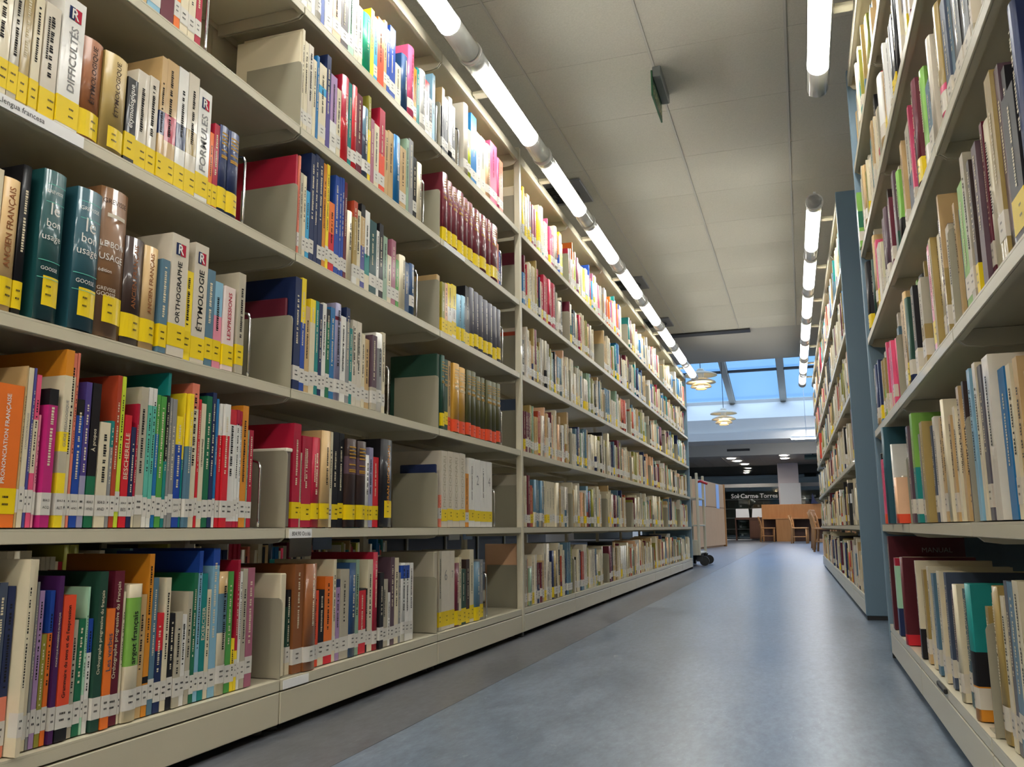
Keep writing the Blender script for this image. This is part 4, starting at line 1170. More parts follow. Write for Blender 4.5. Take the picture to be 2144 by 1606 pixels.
# plate with screws on the right-hand post
t = thing('post_plate', 'small white metal plate with four screws on the post of the right bookcase', 'plate', (XR+.20, 2.0, ZL[2]-.135))
b = MB(); b.box(0, .10, 0, .004, 0, .085, b=.002); b.build('plate', M['shelf'], t)
for x in (.015, .085):
    for z in (.015, .07):
        b = MB(); b.tube([(x, -.004, z), (x, 0, z)], .006, 10); b.build('screw', M['dark'], t)

# ------------------------------------------------------------------ bookends and wire supports
def bookend(run, t, lv, label, depth=.192, h=.2, tall=False):
    sg = -1 if run.side == 'L' else 1
    x, y = run.pt(0, t)
    o = thing('bookend', label, 'bookend', (x, y, ZL[lv]), run.a, 'grey steel bookends')
    b = MB(); r = .012; pts = [(.006, .0004), (.006, h-r), (.006+r*.3, h-r*.3), (.006+r, h), (depth, h), (depth, .0004)]
    for q in (0, .003): b.v += [(sg*d, q, zc) for d, zc in pts]
    n = len(pts)
    for k in range(n): b.poly((k, (k+1) % n, n+(k+1) % n, n+k))
    b.poly(range(n)); b.poly([n+k for k in range(n-1, -1, -1)])
    b.build('plate', M['grey'], o)
    b = MB(); b.box(sg*.012, sg*depth, 0, .09, .0003, .0018); b.build('base_flange', M['grey'], o)
def wire(run, t, lv, label, h=.18, lean=0):
    sg = -1 if run.side == 'L' else 1
    x, y = run.pt(0, t)
    o = thing('wire_book_support', label, 'book support', (x, y, ZL[lv]), run.a, 'chrome wire book supports')
    pts = [(.016, .0042), (.014, .02), (.014, h-.02), (.02, h-.005), (.035, h), (.12, h), (.135, h-.005), (.14, h-.02), (.14, .0042)]
    b = MB(); b.tube([(sg*d, lean*zc, zc) for d, zc in pts], .0034, 8); b.build('wire_loop', M['chrome'], o)
    b = MB(); b.tube([(sg*.016, 0, .0012), (sg*.016, -.06, .0012), (sg*.14, -.06, .0012), (sg*.14, 0, .0012)], .0009, 6); b.build('wire_foot', M['chrome'], o)
bn = {0: 'nearest', 1: 'second', 2: 'third', 3: 'fourth', 4: 'fifth', 5: 'sixth', 6: 'seventh', 7: 'eighth', 8: 'ninth', 9: 'last'}
OBJ = {}
for k in (1, 2, 3):
    for lv in range(1, 7):
        run, t = (RUN['L'], .9625+k+.002) if k < 3 else (RUN['L2'], .003)
        if k == 1 and lv == 6: continue
        bookend(run, t, lv, 'grey steel bookend at the near end of %s, %s left bay' % ('the '+SHN[lv], bn[k]), h=.205 if lv > 1 else .202)
for k, lv, t in ((0, 2, 1.842), (0, 3, 1.772), (0, 4, 1.722), (0, 5, 1.548), (1, 3, 2.545), (1, 4, 2.762), (1, 5, 2.81), (2, 1, 3.495), (2, 2, 3.60), (2, 3, 3.70), (2, 4, 3.72), (2, 5, 3.708), (1, 6, 2.925), (2, 6, 3.158)):
    wire(RUN['L'], t+.016, lv, 'chrome wire book support on the %s of the %s left bay' % (SHN[lv], bn[k]), h=.17 if lv in (2, 3) else .19, lean=0)
for k in range(1, 7):
    for lv in range(1, 7):
        bookend(RUN['L2'], k+.004, lv, 'grey steel bookend at the near end of the %s, %s left bay' % (SHN[lv], bn[k+3]))
for lv in range(1, 7):
    for k, t in ((1, 1.80), (2, 2.80)):
        if lv in (1, 2, 3, 5): bookend(RUN['R'], t-.005, lv, 'grey steel bookend on the %s of the %s right-hand bay' % (SHN[lv], ['', 'nearest', 'second'][k]), depth=.2)

# loose things standing behind the bookends
def slabthing(name, label, cat, x, y, z, dx, dy, dz, mat, part, rim=None):
    t = thing(name, label, cat, (x, y, z+.0024)); b = MB(); b.box(-dx, 0, 0, dy, 0, dz, b=.003); b.build(part, mat, t)
    if rim: b = MB(); b.box(-dx-.002, .003, -.0005, dy+.003, dz-.006, dz+.004, b=.002); b.build('edge_band', rim, t)
C = lambda k: plain('cover_'+k, tuple(PAL[k]), .45, coat=.2)
slabthing('display_box', 'tall beige box with white rim behind the second-shelf bookend, second left bay', 'box', XL-.014, 1.969, ZL[2], .17, .026, .206, plain('warm_grey_board', '6E635A', .6), 'box_body', M['lampw'])
slabthing('storage_box', 'plain beige box behind the bookend on the lowest shelf of the second left bay', 'box', XL-.014, 1.969, ZL[1], .2, .026, .262, C('cream'), 'box_body')
slabthing('red_binder', 'tall dark red binder behind the bookend on the fourth shelf up, second left bay', 'binder', XL-.012, 1.9685, ZL[4], .21, .007, .292, C('crimson'), 'binder_cover')
slabthing('binder', 'dark maroon binder behind the bookend on the third shelf up, second left bay', 'binder', XL-.03, 1.9685, ZL[3], .2, .010, .255, C('maroon'), 'binder_cover')
slabthing('storage_box', 'beige cardboard box behind the bookend on the fifth shelf up, second left bay', 'box', XL-.014, 1.9685, ZL[5], .22, .0035, .3, C('cream'), 'box_body')
slabthing('green_volume', 'dark green volume cover rising above the third-shelf bookend, third left bay', 'book', XL-.014, 2.969, ZL[3], .2, .027, .29, C('pine'), 'cover')
slabthing('blue_binder', 'dark blue binder behind the second-shelf bookend of the third left bay', 'binder', XL-.016, 2.969, ZL[2], .15, .012, .235, C('navy'), 'binder_cover')
slabthing('storage_box', 'greyish-white box rising behind the lowest bookend of the third left bay', 'box', XL-.02, 2.969, ZL[1], .22, .03, .29, C('stone'), 'box_body')
slabthing('storage_box', 'tan box rising behind the bookend on the fourth shelf up, third left bay', 'box', XL-.016, 2.969, ZL[4], .16, .026, .226, C('tan'), 'box_body')
b0 = RUN['L2']
x, y = RUN['R2'].pt(-.004, .80)
t = thing('box_file', 'large black box file with white label holder, second shelf up, far right bookcase', 'box file', (x, y, ZL[2]), RUN['R2'].a)
b = MB(); b.box(0, .24, -.09, 0, .001, .27, b=.004); b.build('file_body', plain('black_board', '1A1A1C', .5), t)
b = MB(); b.box(-.0015, 0, -.065, -.025, .14, .2); b.build('label_holder', M['white'], t)
b = MB(); b.box(.006, .03, -.092, -.09, .14, .2); b.build('side_label', M['white'], t)
x, y = RUN['R2'].pt(-.012, 5.2)
t = thing('box_file', 'orange-red box file standing out of the far right bookcase, fourth shelf up', 'box file', (x, y, ZL[4]), RUN['R2'].a)
b = MB(); b.box(0, .24, -.09, 0, .001, .29, b=.004); b.build('file_body', plain('red_board', 'D0452C', .5), t)
b = MB(); b.box(-.0015, 0, -.07, -.02, .15, .23); b.build('paper_label', M['white'], t)
for lv, (dz, cc, lb) in {1: (.30, 'peach', 'translucent beige folder'), 2: (.255, 'stone', 'greyish box'), 3: (.26, 'slate', 'glassy grey folder'), 4: (.225, 'rust', 'rust-red volume'), 5: (.27, 'maroon', 'tall maroon volume'), 6: (.255, 'cream', 'cream box')}.items():
    x, y = b0.pt(.016, .008)
    slabthing('upright_folder', '%s behind the bookend on the %s of the fourth left bay' % (lb, SHN[lv]), 'folder', x, y, ZL[lv], .19, .03, dz, C(cc), 'cover')

# ------------------------------------------------------------------ fluorescent tube lamps
def tubelamp(run, d, t0, t1, zc, label, first=False, last=False):
    """one lamp of the run: clear sleeve, lit lower half with louvre rings, metal end section, arm to the bookcase"""
    sg = -1 if run.side == 'L' else 1
    x, y = run.pt(-d, t0)
    o = thing('tube_lamp', label, 'lamp', (x, y, zc), run.a, 'tube lamps above the aisle shelving')
    L = t1-t0
    b = MB(); b.tube([(0, .001, 0), (0, L-.001, 0)], .048, 24, caps=False); b.build('clear_sleeve', M['acrylic'], o)
    a, c2 = .13, L-.20
    n = 14; b = MB(); R_ = .0425
    ang = [-sg*math.radians(-65+170*k/n) for k in range(n+1)]
    for k in range(n):
        p = [(R_*math.sin(ang[k]), -R_*math.cos(ang[k])), (R_*math.sin(ang[k+1]), -R_*math.cos(ang[k+1]))]
        b.face([(p[0][0], a, p[0][1]), (p[0][0], c2, p[0][1]), (p[1][0], c2, p[1][1]), (p[1][0], a, p[1][1])])
    b.build('lit_diffuser', M['lit'], o)
    b = MB()
    ang = [-sg*math.radians(103+194*k/n) for k in range(n+1)]
    for k in range(n):
        for rr in (.0435,):
            p = [(rr*math.sin(ang[k]), -rr*math.cos(ang[k])), (rr*math.sin(ang[k+1]), -rr*math.cos(ang[k+1]))]
            b.face([(p[0][0], a, p[0][1]), (p[1][0], a, p[1][1]), (p[1][0], c2, p[1][1]), (p[0][0], c2, p[0][1])])
    b.build('reflector', M['alu'], o)
    b = MB()
    for q0, q1 in ((.002, a-.004), (c2+.004, L-.002)): b.tube([(0, q0, 0), (0, q1, 0)], .0435, 24)
    b.build('end_section', M['alu'], o)
    b = MB()
    for k in range(5): b.tube([(0, c2-.03+k*.007, 0), (0, c2-.0285+k*.007, 0)], .0455, 20)
    b.build('louvre_rings', M['alu'], o)
    for q in ((.0, 1) if first else (1,)) if last else ((0,) if True else ()):
        b = MB(); qq = .012 if q == 0 else L-.012
        b.tube([(0, qq-.01, 0), (0, qq+.01, 0)], .051, 24); b.build('joint_ring', M['alu'], o)
    b = MB(); b.box(sg*.049, sg*(d-.004), .33, .375, .0, .018, b=.003); b.build('arm', M['shelf'], o)
    b = MB(); b.box(sg*-.004, sg*.012, .0, L, .049, .062, b=.002); b.build('channel', M['alu'], o)
tb = [('L', .118, -.04, .96, 'tube lamp out of frame beside the camera above the left bookcase'), ('L', .118, .96, 1.9625, 'tube lamp above the nearest left bay, above the frame'),
      ('L', .118, 1.9625, 2.9625, 'nearest visible tube lamp above the left bookcase, cut by the top edge'), ('L', .118, 2.9625, 3.98, 'second tube lamp above the left bookcase, longest lit section in view')]
for r_, d, a, c2, lb in tb: tubelamp(RUN[r_], d, a, c2, 1.9, lb)
for k in range(7): tubelamp(RUN['L2'], .118, k-.015 if k == 0 else k, k+1.0, 1.9, '%s tube lamp above the left bookcase, counted from the camera' % ['third', 'fourth', 'fifth', 'sixth', 'seventh', 'eighth', 'ninth and last'][k], last=(k == 6))
for a, c2, lb in ((-.2, .8, 'tube lamp out of frame above the right bookcase'), (.8, 1.8, 'tube lamp above the nearest right bay, above the frame'), (1.8, 2.8, 'tube lamp above the second right bay, above the frame'), (2.8, 3.74, 'tube lamp above the near right bookcase, cut by the top edge')):
    tubelamp(RUN['R'], .122, a, c2, 1.9, lb)
for k in range(7): tubelamp(RUN['R2'], .122, k-.06 if k == 0 else k, k+1.0-(.15 if k == 6 else 0), 1.9, '%s tube lamp of the far right row' % ['nearest, with its round end cap showing,', 'second', 'third', 'fourth', 'fifth', 'sixth', 'farthest'][k], last=(k == 6))
for k in range(6): tubelamp(RUN['N'], .118, .96+k*1.0, 1.955+k*1.0, 1.9, 'unseen tube lamp added over the next aisle, behind the %s left bay' % bn[k])  # unseen run of lamps added to light the back area
# ------------------------------------------------------------------ books
def shade(c, k): return tuple(min(1, x*k) for x in c[:3])+(1,)
def spine_x(bk, y):
    if not bk['round']: return 0
    w_ = bk['w']; u = max(-1, min(1, (y-w_/2)/(w_/2))); return min(.008, w_*.11)*(1-u*u)
def prof(bk, n):
    w_ = bk['w']; D = bk['d']
    return [(spine_x(bk, w_*k/n), w_*k/n) for k in range(n+1)]
def levels_for(bk):
    h = bk['h']; out = [(0, None)]
    bands = bk['bands'] or [(1.0, bk['c'])]
    for top, c2 in bands: out.append((h*top, c2))
    return out
def cover_mb(mb, bk, T, full):
    D, w_, h = bk['d'], bk['w'], bk['h']; n = 6 if bk['round'] else 1
    outer = [(-D, 0)]+prof(bk, n)+[(-D, w_)]
    lv = levels_for(bk)
    i = len(mb.v)
    if full:
        tk = min(.0022, w_*.15)
        loop = outer+[(-D, w_-tk), (-.004, w_-tk), (-.004, tk), (-D, tk)]
    else: loop = outer
    m = len(loop)
    for z, _ in lv: mb.v += [T(x, y, z) for x, y in loop]
    for l in range(len(lv)-1):
        for k in range(m):
            a = i+l*m+k; b2 = i+l*m+(k+1) % m
            mb.poly((a, b2, b2+m, a+m), lv[l+1][1] if (k < m-1 or full) else PAL['page'], 0, bk['round'] and 1 <= k <= n)
    j = i+(len(lv)-1)*m
    if full:
        # caps as quads so that the U stays open
        q = n+2
        for base, col, fl in ((i, lv[1][1], True), (j, lv[-1][1], False)):
            fa = [(0, 1, m-2, m-1), ] + [tuple([1]+list(range(2, n+1))+[n+1, m-3, m-2])] + [(n+1, n+2, m-4, m-3)]
            for f in fa:
                f = [base+k for k in f]
                mb.poly(f[::-1] if fl else f, col)
    else:
        mb.poly([i+k for k in range(m-1, -1, -1)], lv[1][1]); mb.poly([j+k for k in range(m)], lv[-1][1])
def pages_mb(mb, bk, T):
    D, w_, h = bk['d'], bk['w'], bk['h']; tk = min(.0024, w_*.17)
    x0, x1, y0, y1, z0, z1 = -D+.003, -.0045, tk+.0002, w_-tk-.0002, .003, h-.003
    i = len(mb.v)
    mb.v += [T(*p) for p in ((x0, y0, z0), (x1, y0, z0), (x1, y1, z0), (x0, y1, z0), (x0, y0, z1), (x1, y0, z1), (x1, y1, z1), (x0, y1, z1))]
    for q in ((0, 3, 2, 1), (4, 5, 6, 7), (0, 1, 5, 4), (1, 2, 6, 5), (2, 3, 7, 6), (3, 0, 4, 7)): mb.poly([i+k for k in q], PAL['page'])
def label_mb(mb, bk, T, full, rg):
    kind = bk['lab']
    if not kind: return False
    w_ = bk['w']; n = 6 if bk['round'] else 1; o = .0005
    col = PAL['ylab'] if kind in 'yY' else PAL['olab'] if kind == 'o' else PAL['wlab'] if bk['side'] != 'R' else PAL['bone']
    z0, z1 = {'y': (.004, .058), 'Y': (.03, .085), 'o': (.0, .05)}.get(kind, (.022, .062))
    if kind == 'y' and bk['lv'] == 2: z0, z1 = .022, .066
    if kind == 'y' and bk['lv'] == 3: z0, z1 = .012, .062
    if kind == 'Y' and bk['lv'] == 4: z0, z1 = .005, .05
    z0 = max(.001, z0+bk['lz']); z1 += bk['lz']
    if kind in 'Y': pts = [(spine_x(bk, w_*(.25+.75*k/n))+o, w_*(.25+.75*k/n)) for k in range(n+1)]
    else: pts = [(-.02, -o)]+[(x+o, min(max(y, -o), w_+o)) for x, y in [(spine_x(bk, w_*k/n), (w_+2*o)*k/n-o) for k in range(n+1)]]+[(-.02, w_+o)]
    i = len(mb.v); m = len(pts)
    mb.v += [T(x, y, z0) for x, y in pts]+[T(x, y, z1) for x, y in pts]
    for k in range(m-1): mb.poly((i+k, i+k+1, i+m+k+1, i+m+k), col)
    ink = PAL['black']; o2 = .0018 if bk['round'] else .0011
    f = lambda u, v: (lambda y: T(spine_x(bk, y)+o2, y, z0+v))(u+w_*.14)
    if full and bk['code']:
        addtext(mb, '804.0', lambda u, v: f(u, v+.022), w_*.72, .009, ink); addtext(mb, bk['code'], lambda u, v: f(u, v+.009), w_*.72, .009, ink)
    elif full or bk['near']:
        cw = min(w_*.5, .013); y0 = w_*.5-cw/2
        if kind == 'y' and w_ > .03: y0 = w_*.55
        for r_, zz in ((0, .026), (1, .014)):
            yy = y0
            while yy < y0+cw-.002:
                dw = rg.uniform(.0014, .0024)
                i = len(mb.v); zc = z0+zz*(z1-z0)/.042
                mb.v += [T(spine_x(bk, yy)+o2, yy, zc), T(spine_x(bk, yy+dw)+o2, yy+dw, zc), T(spine_x(bk, yy+dw)+o2, yy+dw, zc+.0036), T(spine_x(bk, yy)+o2, yy, zc+.0036)]
                mb.poly((i, i+1, i+2, i+3), ink); yy += dw+.0009
    return True
def title_mb(mb, bk, T, rg):
    w_, h = bk['w'], bk['h']; t = bk['t']; o = .0018 if bk['round'] else .0008
    light = sum(bk['c'][:3]) > .9
    ink = PAL['black'] if light else PAL['cream']
    if bk['tcol']: ink = PAL[bk['tcol']]
    P = lambda y, z: T(spine_x(bk, y)+o, y, z)
    def quad(y0, y1, z0, z1, c2=None):
        if bk['round'] and y1-y0 > w_*.3:
            for k in range(6):
                a, e = y0+(y1-y0)*k/6, y0+(y1-y0)*(k+1)/6
                i = len(mb.v); mb.v += [P(a, z0), P(e, z0), P(e, z1), P(a, z1)]; mb.poly((i, i+1, i+2, i+3), c2 or ink)
            return
        i = len(mb.v); mb.v += [P(y0, z0), P(y1, z0), P(y1, z1), P(y0, z1)]; mb.poly((i, i+1, i+2, i+3), c2 or ink)
    if t == 'BONUSAGE':
        for txt, zf, hh, ww in (('GREVISSE', .80, .030, .72), ('le', .665, .042, .40), ('bon', .565, .044, .60), ('usage', .44, .054, .78), ('GOOSSE', .29, .026, .70)):
            addtext(mb, txt, lambda u, v, zf=zf, ww=ww: P(w_*{.72: .10, .40: .32, .60: .2, .78: .08, .70: .12}[ww]+u, h*zf+v), w_*ww, hh, PAL['white'])
        quad(w_*.12, w_*.95, h*.90, h*.904, PAL['aqua']); quad(w_*.12, w_*.95, h*.78, h*.784, PAL['aqua']); quad(w_*.02, w_*.98, h*.385, h*.39, PAL['aqua']); quad(w_*.02, w_*.98, h*.27, h*.274, PAL['aqua'])
        return
    if t == 'BONUSAGE2':
        for txt, zf, hh, ww, c2 in (('GREVISSE', .86, .028, .8, 'umber'), ('LE BON', .57, .028, .8, 'white'), ('USAGE', .48, .03, .8, 'white'), ('édition', .42, .010, .4, 'white'), ('GREVISSE', .30, .009, .6, 'bone'), ('GOOSSE', .265, .009, .6, 'bone')):
            addtext(mb, txt, lambda u, v, zf=zf, ww=ww: P(w_*.05+u, h*zf+v), w_*ww, hh, PAL[c2])
        quad(w_*.2, w_*.85, h*.80, h*.825, PAL['bone']); return
    if t in ('bars',):
        c2 = PAL['gold'] if sum(bk['c'][:3]) < .5 else ink
        for z in (.9, .86, .82, .78, .70, .64, .62): quad(w_*.14, w_*.86, h*z, h*z+.0035, c2)
        return
    if t and t not in ('v1', 'v2'):
        logo = ',R' in bk['traw']
        txt = t.replace('_', ' ')
        if len(txt) == 1:
            addtext(mb, txt, lambda u, v: P(w_*.3+u, h*.62+v), w_*.4, .04, ink); 
        else:
            z0 = h*.36 if bk['lab'] else h*.2
            if bk['lab']: z0 = .075
            z1 = h*(.78 if logo else .93)
            if txt in ('PHONÉTIQUE PROGRESSIVE DU FRANÇAIS',) or 'progressive' in txt: z0 = h*.3
            H = w_*(.62 if len(txt) < 14 else .5)
            addtext(mb, txt, lambda u, v: P(w_*.5+H/2-v, z0+u), z1-z0, H, ink, bold=True)
        if logo:
            quad(w_*.22, w_*.48, h*.83, h*.93, PAL['navy']); quad(w_*.5, w_*.8, h*.83, h*.93, PAL['crimson'])
            addtext(mb, 'R', lambda u, v: T(spine_x(bk, w_*.3+u)+o+.0006, w_*.3+u, h*.84+v), w_*.42, h*.08, PAL['white'], bold=True)
        return
    # small unreadable lettering: a broken line up the spine
    z = h*rg.uniform(.34, .45); z1 = h*rg.uniform(.8, .93); yc = w_*rg.uniform(.44, .56); hw = min(w_*.16, .0042)
    while z < z1:
        dz = rg.uniform(.002, .0045); quad(yc-hw, yc+hw*rg.uniform(.5, 1), z, z+dz); z += dz+(rg.uniform(.0012, .002) if rg.random() < .85 else .007)
    if t == 'v2':
        z = h*.5
        while z < z1: quad(yc-hw*2.6, yc-hw*1.6, z, z+.003); z += .0046

ALL = []
def add_book(code, run, t0, w_, dep, h, col, lv, side, bayi, opts=''):
    o = dict(p.split('=', 1) for p in opts.split() if '=' in p); rg = random.Random(int(t0*7919)+lv*31+ord(code[0]))
    b = None
    if 'b' in o:
        parts = o['b'].split(':'); b = []
        for k in range(0, len(parts), 2): b.append((float(parts[k+1]) if k+1 < len(parts) else 1.0, parts[k]))
    c2 = PAL[col]
    tr = o.get('t', ''); tt = tr.split(','); tcol = tt[1] if len(tt) > 1 and tt[1] in PAL else None
    lab = o.get('l', ''); code_txt = ''
    if lab and lab.isupper() and len(lab) == 3: code_txt = lab; lab = 'w'
    if lab == 'w2': lab = 'w'
    if not lab: lab = 'w' if (lv <= 3 and side != 'R') or rg.random() < .75 else ''
    if 'fill' in opts or side == 'R': lab = lab if rg.random() < .7 else ''
    ALL.append(dict(run=run, t0=t0, w=w_, dep=dep, h=h, c=c2, col=col, bands=[(a, PAL[k]) for a, k in b] if b else None, bcols=[k for _, k in b] if b else None,
        round=('r' in o) or (w_ > .03 and rg.random() < .35 and 'f' not in o), glossy=('f' in o) or rg.random() < .25, lab=lab, code=code_txt, t=tt[0], traw=tr, tcol=tcol, lv=lv, side=side, bay=bayi,
        d=min(DEP-.03-max(dep, 0), h*rg.uniform(.66, .78)), lz=rg.choice((-.003, 0, 0, .001, .004, .009)) if not code_txt else 0, near=True, seed=rg.random()))
for code, txt in BOOKS.items():
    side = code[0]; lv = int(code.split('.')[1])
    for ln in txt.strip().split('\n'):
        a, _, opts = ln.partition(' ')
        y, w_, x, h, col = a.split(','); y, w_, x, h = map(float, (y, w_, x, h))
        if side == 'L':
            if y < .965: continue
            add_book(code, RUN['L'], y, w_-.0018, XL-x, h, col, lv, 'L', int(code[1]), opts)
        else:
            for tb in (1.792, 2.792):
                if y < tb < y+w_: w_ = max(.012, tb-y)
            if y > 1.79 and y < 1.80 or 2.79 < y < 2.80: y += .008; w_ = max(.01, w_-.009)
            add_book(code, RUN['R'], y, w_-.0018, x-XR, min(h, .335), col, lv, 'R', 2 if y > 2.8 else 1 if y > 1.8 else 0, opts)
# the rest of the stacks, filled in the same manner
PW = dict(
  mixed='cream cream bone tan cream white stone steel navy crimson khaki maroon cream salmon teal black olive blue tan cream'.split(),
  pale='cream cream cream bone bone tan stone cream khaki cream tan cream bone white maroon navy peach steel rust black sage yellow2'.replace('yellow2', 'olive').split(),
  worn='cream bone khaki tan stone bone cream black tan stone maroon black steel mauve2 pink navy umber slate leaf pine salmon khaki'.split(),
  bright='white cream yellow sky2 crimson royal pink orange white cream teal lime mauve tan white cream bone'.split())
def fill(code, run, lv, t0, t1, side, bayi, pal, seed, jit=.006, hb=.225, base=.012, th=(.012, .045), near=True, lab=None):
    rg = random.Random(seed); t = t0; last = None; rep = 0
    while t < t1-.012:
        w_ = min(rg.uniform(*th)*(1.0 if rg.random() < .8 else 1.5), t1-t)
        if rep > 0: col, h, w_ = last; rep -= 1; w_ = min(w_, t1-t)
        else:
            col = rg.choice(PW[pal]); h = max(.17, min(.31, rg.gauss(hb, .031)))
            if rg.random() < .14: rep = rg.randint(1, 4)
        if w_ < .006: break
        last = (col, h, w_)
        o = ''
        if rg.random() < .3: o = 'b=%s:%.2f:%s' % (rg.choice(PW[pal]), rg.uniform(.12, .5), col)
        l = lab if lab else ('y' if rg.random() < .16 else 'w')
        add_book(code, run, t, w_-.0017, base+rg.uniform(-jit, jit), h, col, lv, side, bayi, o+' l='+l)
        t += w_
n0 = len(ALL)
R_ = RUN
fill('L0x', R_['L'], 4, .964, .968, 'L', 0, 'mixed', 1)
for lv in range(1, 7): fill('Lm', R_['L'], lv, -.03, .93, 'L', -1, 'mixed', 100+lv)
fill('L0x', R_['L'], 6, .97, 1.9, 'L', 0, 'bright', 7)
fill('L0x', R_['L'], 5, .97, 1.18, 'L', 0, 'bright', 8)
for k in range(7):
    for lv in range(1, 7):
        rg = random.Random(k*10+lv)
        end = .97 if rg.random() < .4 else rg.uniform(.70, .92)
        fill('L2', R_['L2'], lv, k+(.046 if k == 0 else .012), k+end, 'L', k+3, 'bright' if lv == 6 and k < 3 else 'pale' if lv < 5 else 'mixed', 1000+k*17+lv, th=(.010, .040), hb=.235)
        if k > 0 and rg.random() < .5:
            pass
for lv in (3, 4, 5, 6):
    for k, (a, c2) in enumerate(((.82, 1.79), (1.815, 2.79), (2.815, 3.71))):
        if lv == 5 and k == 2: c2 = 3.64; add_book('R', R_['R'], 3.655, .045, -.004, .235, 'leaf', 5, 'R', 2, 'b=leaf:.35:forest:.65:leaf l=w')
        fill('R', R_['R'], lv, a, c2, 'R', k, ['worn', 'mixed', 'mixed'][k] if lv > 4 else 'worn', 2000+lv*7+k, jit=.014, base=.017, th=(.016, .055), hb=.245)
for lv in (1, 2): fill('R', R_['R'], lv, .82, 1.36, 'R', 0, 'worn', 2100+lv, jit=.012, base=.014)
for lv in range(1, 7): fill('R', R_['R'], lv, -.18, .79, 'R', -1, 'worn', 2200+lv, jit=.01)
for k in range(7):
    for lv in range(1, 7):
        if (k, lv) == (0, 2): fill('R2', R_['R2'], 2, .82, .97, 'R', 3, 'pale', 3900, jit=.008, base=.014); fill('R2', R_['R2'], 2, .01, .69, 'R', 3, 'pale', 3901, jit=.008, base=.014); continue
        if (k, lv) == (5, 4): fill('R2', R_['R2'], 4, 5.22, 5.97, 'R', 8, 'pale', 3902, jit=.008, base=.014); fill('R2', R_['R2'], 4, 5.01, 5.10, 'R', 8, 'pale', 3903, jit=.008, base=.014); continue
        fill('R2', R_['R2'], lv, k+.01, k+.97, 'R', k+3, 'pale' if lv < 5 else 'mixed', 3000+k*13+lv, jit=.010, base=.014, th=(.014, .045), hb=.24)
for k in range(6):
    for lv in (1, 2, 3): fill('N', R_['N'], lv, k+.98, k+1.93, 'N', k, 'bright' if k < 2 else 'mixed', 4000+k*11+lv, th=(.012, .04), hb=.25)

# rank by size on the photograph; the 300 largest are things of their own
def corners(bk, z):
    x, y = bk['run'].pt(bk['dep'], bk['t0']+bk['w']/2); return proj(x, y, ZL[bk['lv']]+z)
for bk in ALL:
    a = corners(bk, 0); c2 = corners(bk, bk['h']*.5); d = corners(bk, bk['h'])
    bk['area'] = 0
    if a and c2 and 4 < c2[0] < 2140 and 4 < c2[1] < 1600 and bk['side'] != 'N' and not (bk['side'] == 'R' and bk['t0'] < 1.3):
        e1 = proj(*bk['run'].pt(bk['dep'], bk['t0']), ZL[bk['lv']]+.1); e2 = proj(*bk['run'].pt(bk['dep'], bk['t0']+bk['w']), ZL[bk['lv']]+.1)
        bk['area'] = (abs(e1[0]-e2[0])+(3 if bk['side'] == 'R' else 0))*abs(a[1]-d[1])
for bk in ALL:
    if bk['col'] == 'maroon3' and bk['side'] == 'R' and bk['lv'] == 1 and bk['t0'] > 3.4: bk['area'] = 1e6
order = sorted(ALL, key=lambda q: -q['area']); IND = order[:300]; ids = set(id(q) for q in IND)
rows = {}
for bk in ALL:
    if bk['area'] > 0: rows.setdefault((bk['side'], bk['bay'], bk['lv']), []).append(bk)
def cw(bk): return WORD.get(bk['col'], bk['col'])
SIDEW = {('L', 0): 'nearest left bay', ('L', 1): 'second left bay', ('L', 2): 'third left bay', ('L', 3): 'fourth left bay', ('L', 4): 'fifth left bay', ('L', 5): 'sixth left bay', ('R', 0): 'nearest right bay', ('R', 1): 'second right bay', ('R', 2): 'third right bay'}
cand = {}
for key, r in rows.items():
    r.sort(key=lambda q: q['t0'] if key[0] == 'L' else -q['t0'])
    hs = sorted(q['h'] for q in r); hi = hs[int(len(hs)*.8)] if r else 1; lo = hs[int(len(hs)*.2)]
    for k, bk in enumerate(r):
        adj = 'thick' if bk['w'] > .045 else 'thin' if bk['w'] < .016 else 'tall' if bk['h'] >= hi else 'short' if bk['h'] <= lo else 'medium'
        loc = SHN[bk['lv']]+', '+SIDEW.get((bk['side'], bk['bay']), 'far bay')
        top = ''
        if bk['bcols'] and bk['bcols'][-1] != bk['col']: top = ' with %s top' % WORD.get(bk['bcols'][-1], bk['bcols'][-1])
        elif bk['bcols'] and bk['bcols'][0] != bk['col']: top = ' with %s foot' % WORD.get(bk['bcols'][0], bk['bcols'][0])
        pv = cw(r[k-1]) if k else None; nx = cw(r[k+1]) if k+1 < len(r) else None
        c1 = '%s %s book%s, %s' % (adj, cw(bk), top, loc)
        c2_ = '%s %s book right of a %s one, %s' % (adj, cw(bk), pv, loc) if pv else c1
        c3 = '%s %s book between %s and %s ones, %s' % (adj, cw(bk), pv, nx, loc) if pv and nx else c2_
        c4 = '%s %s book, %s from left, %s' % (adj, cw(bk), ordw(k+1), loc)
        bk['cands'] = (c1, c2_, c3, c4)
        for c in (c1, c2_, c3): cand[c] = cand.get(c, 0)+1
SPECIAL = {'BONUSAGE': None}
bon = 0
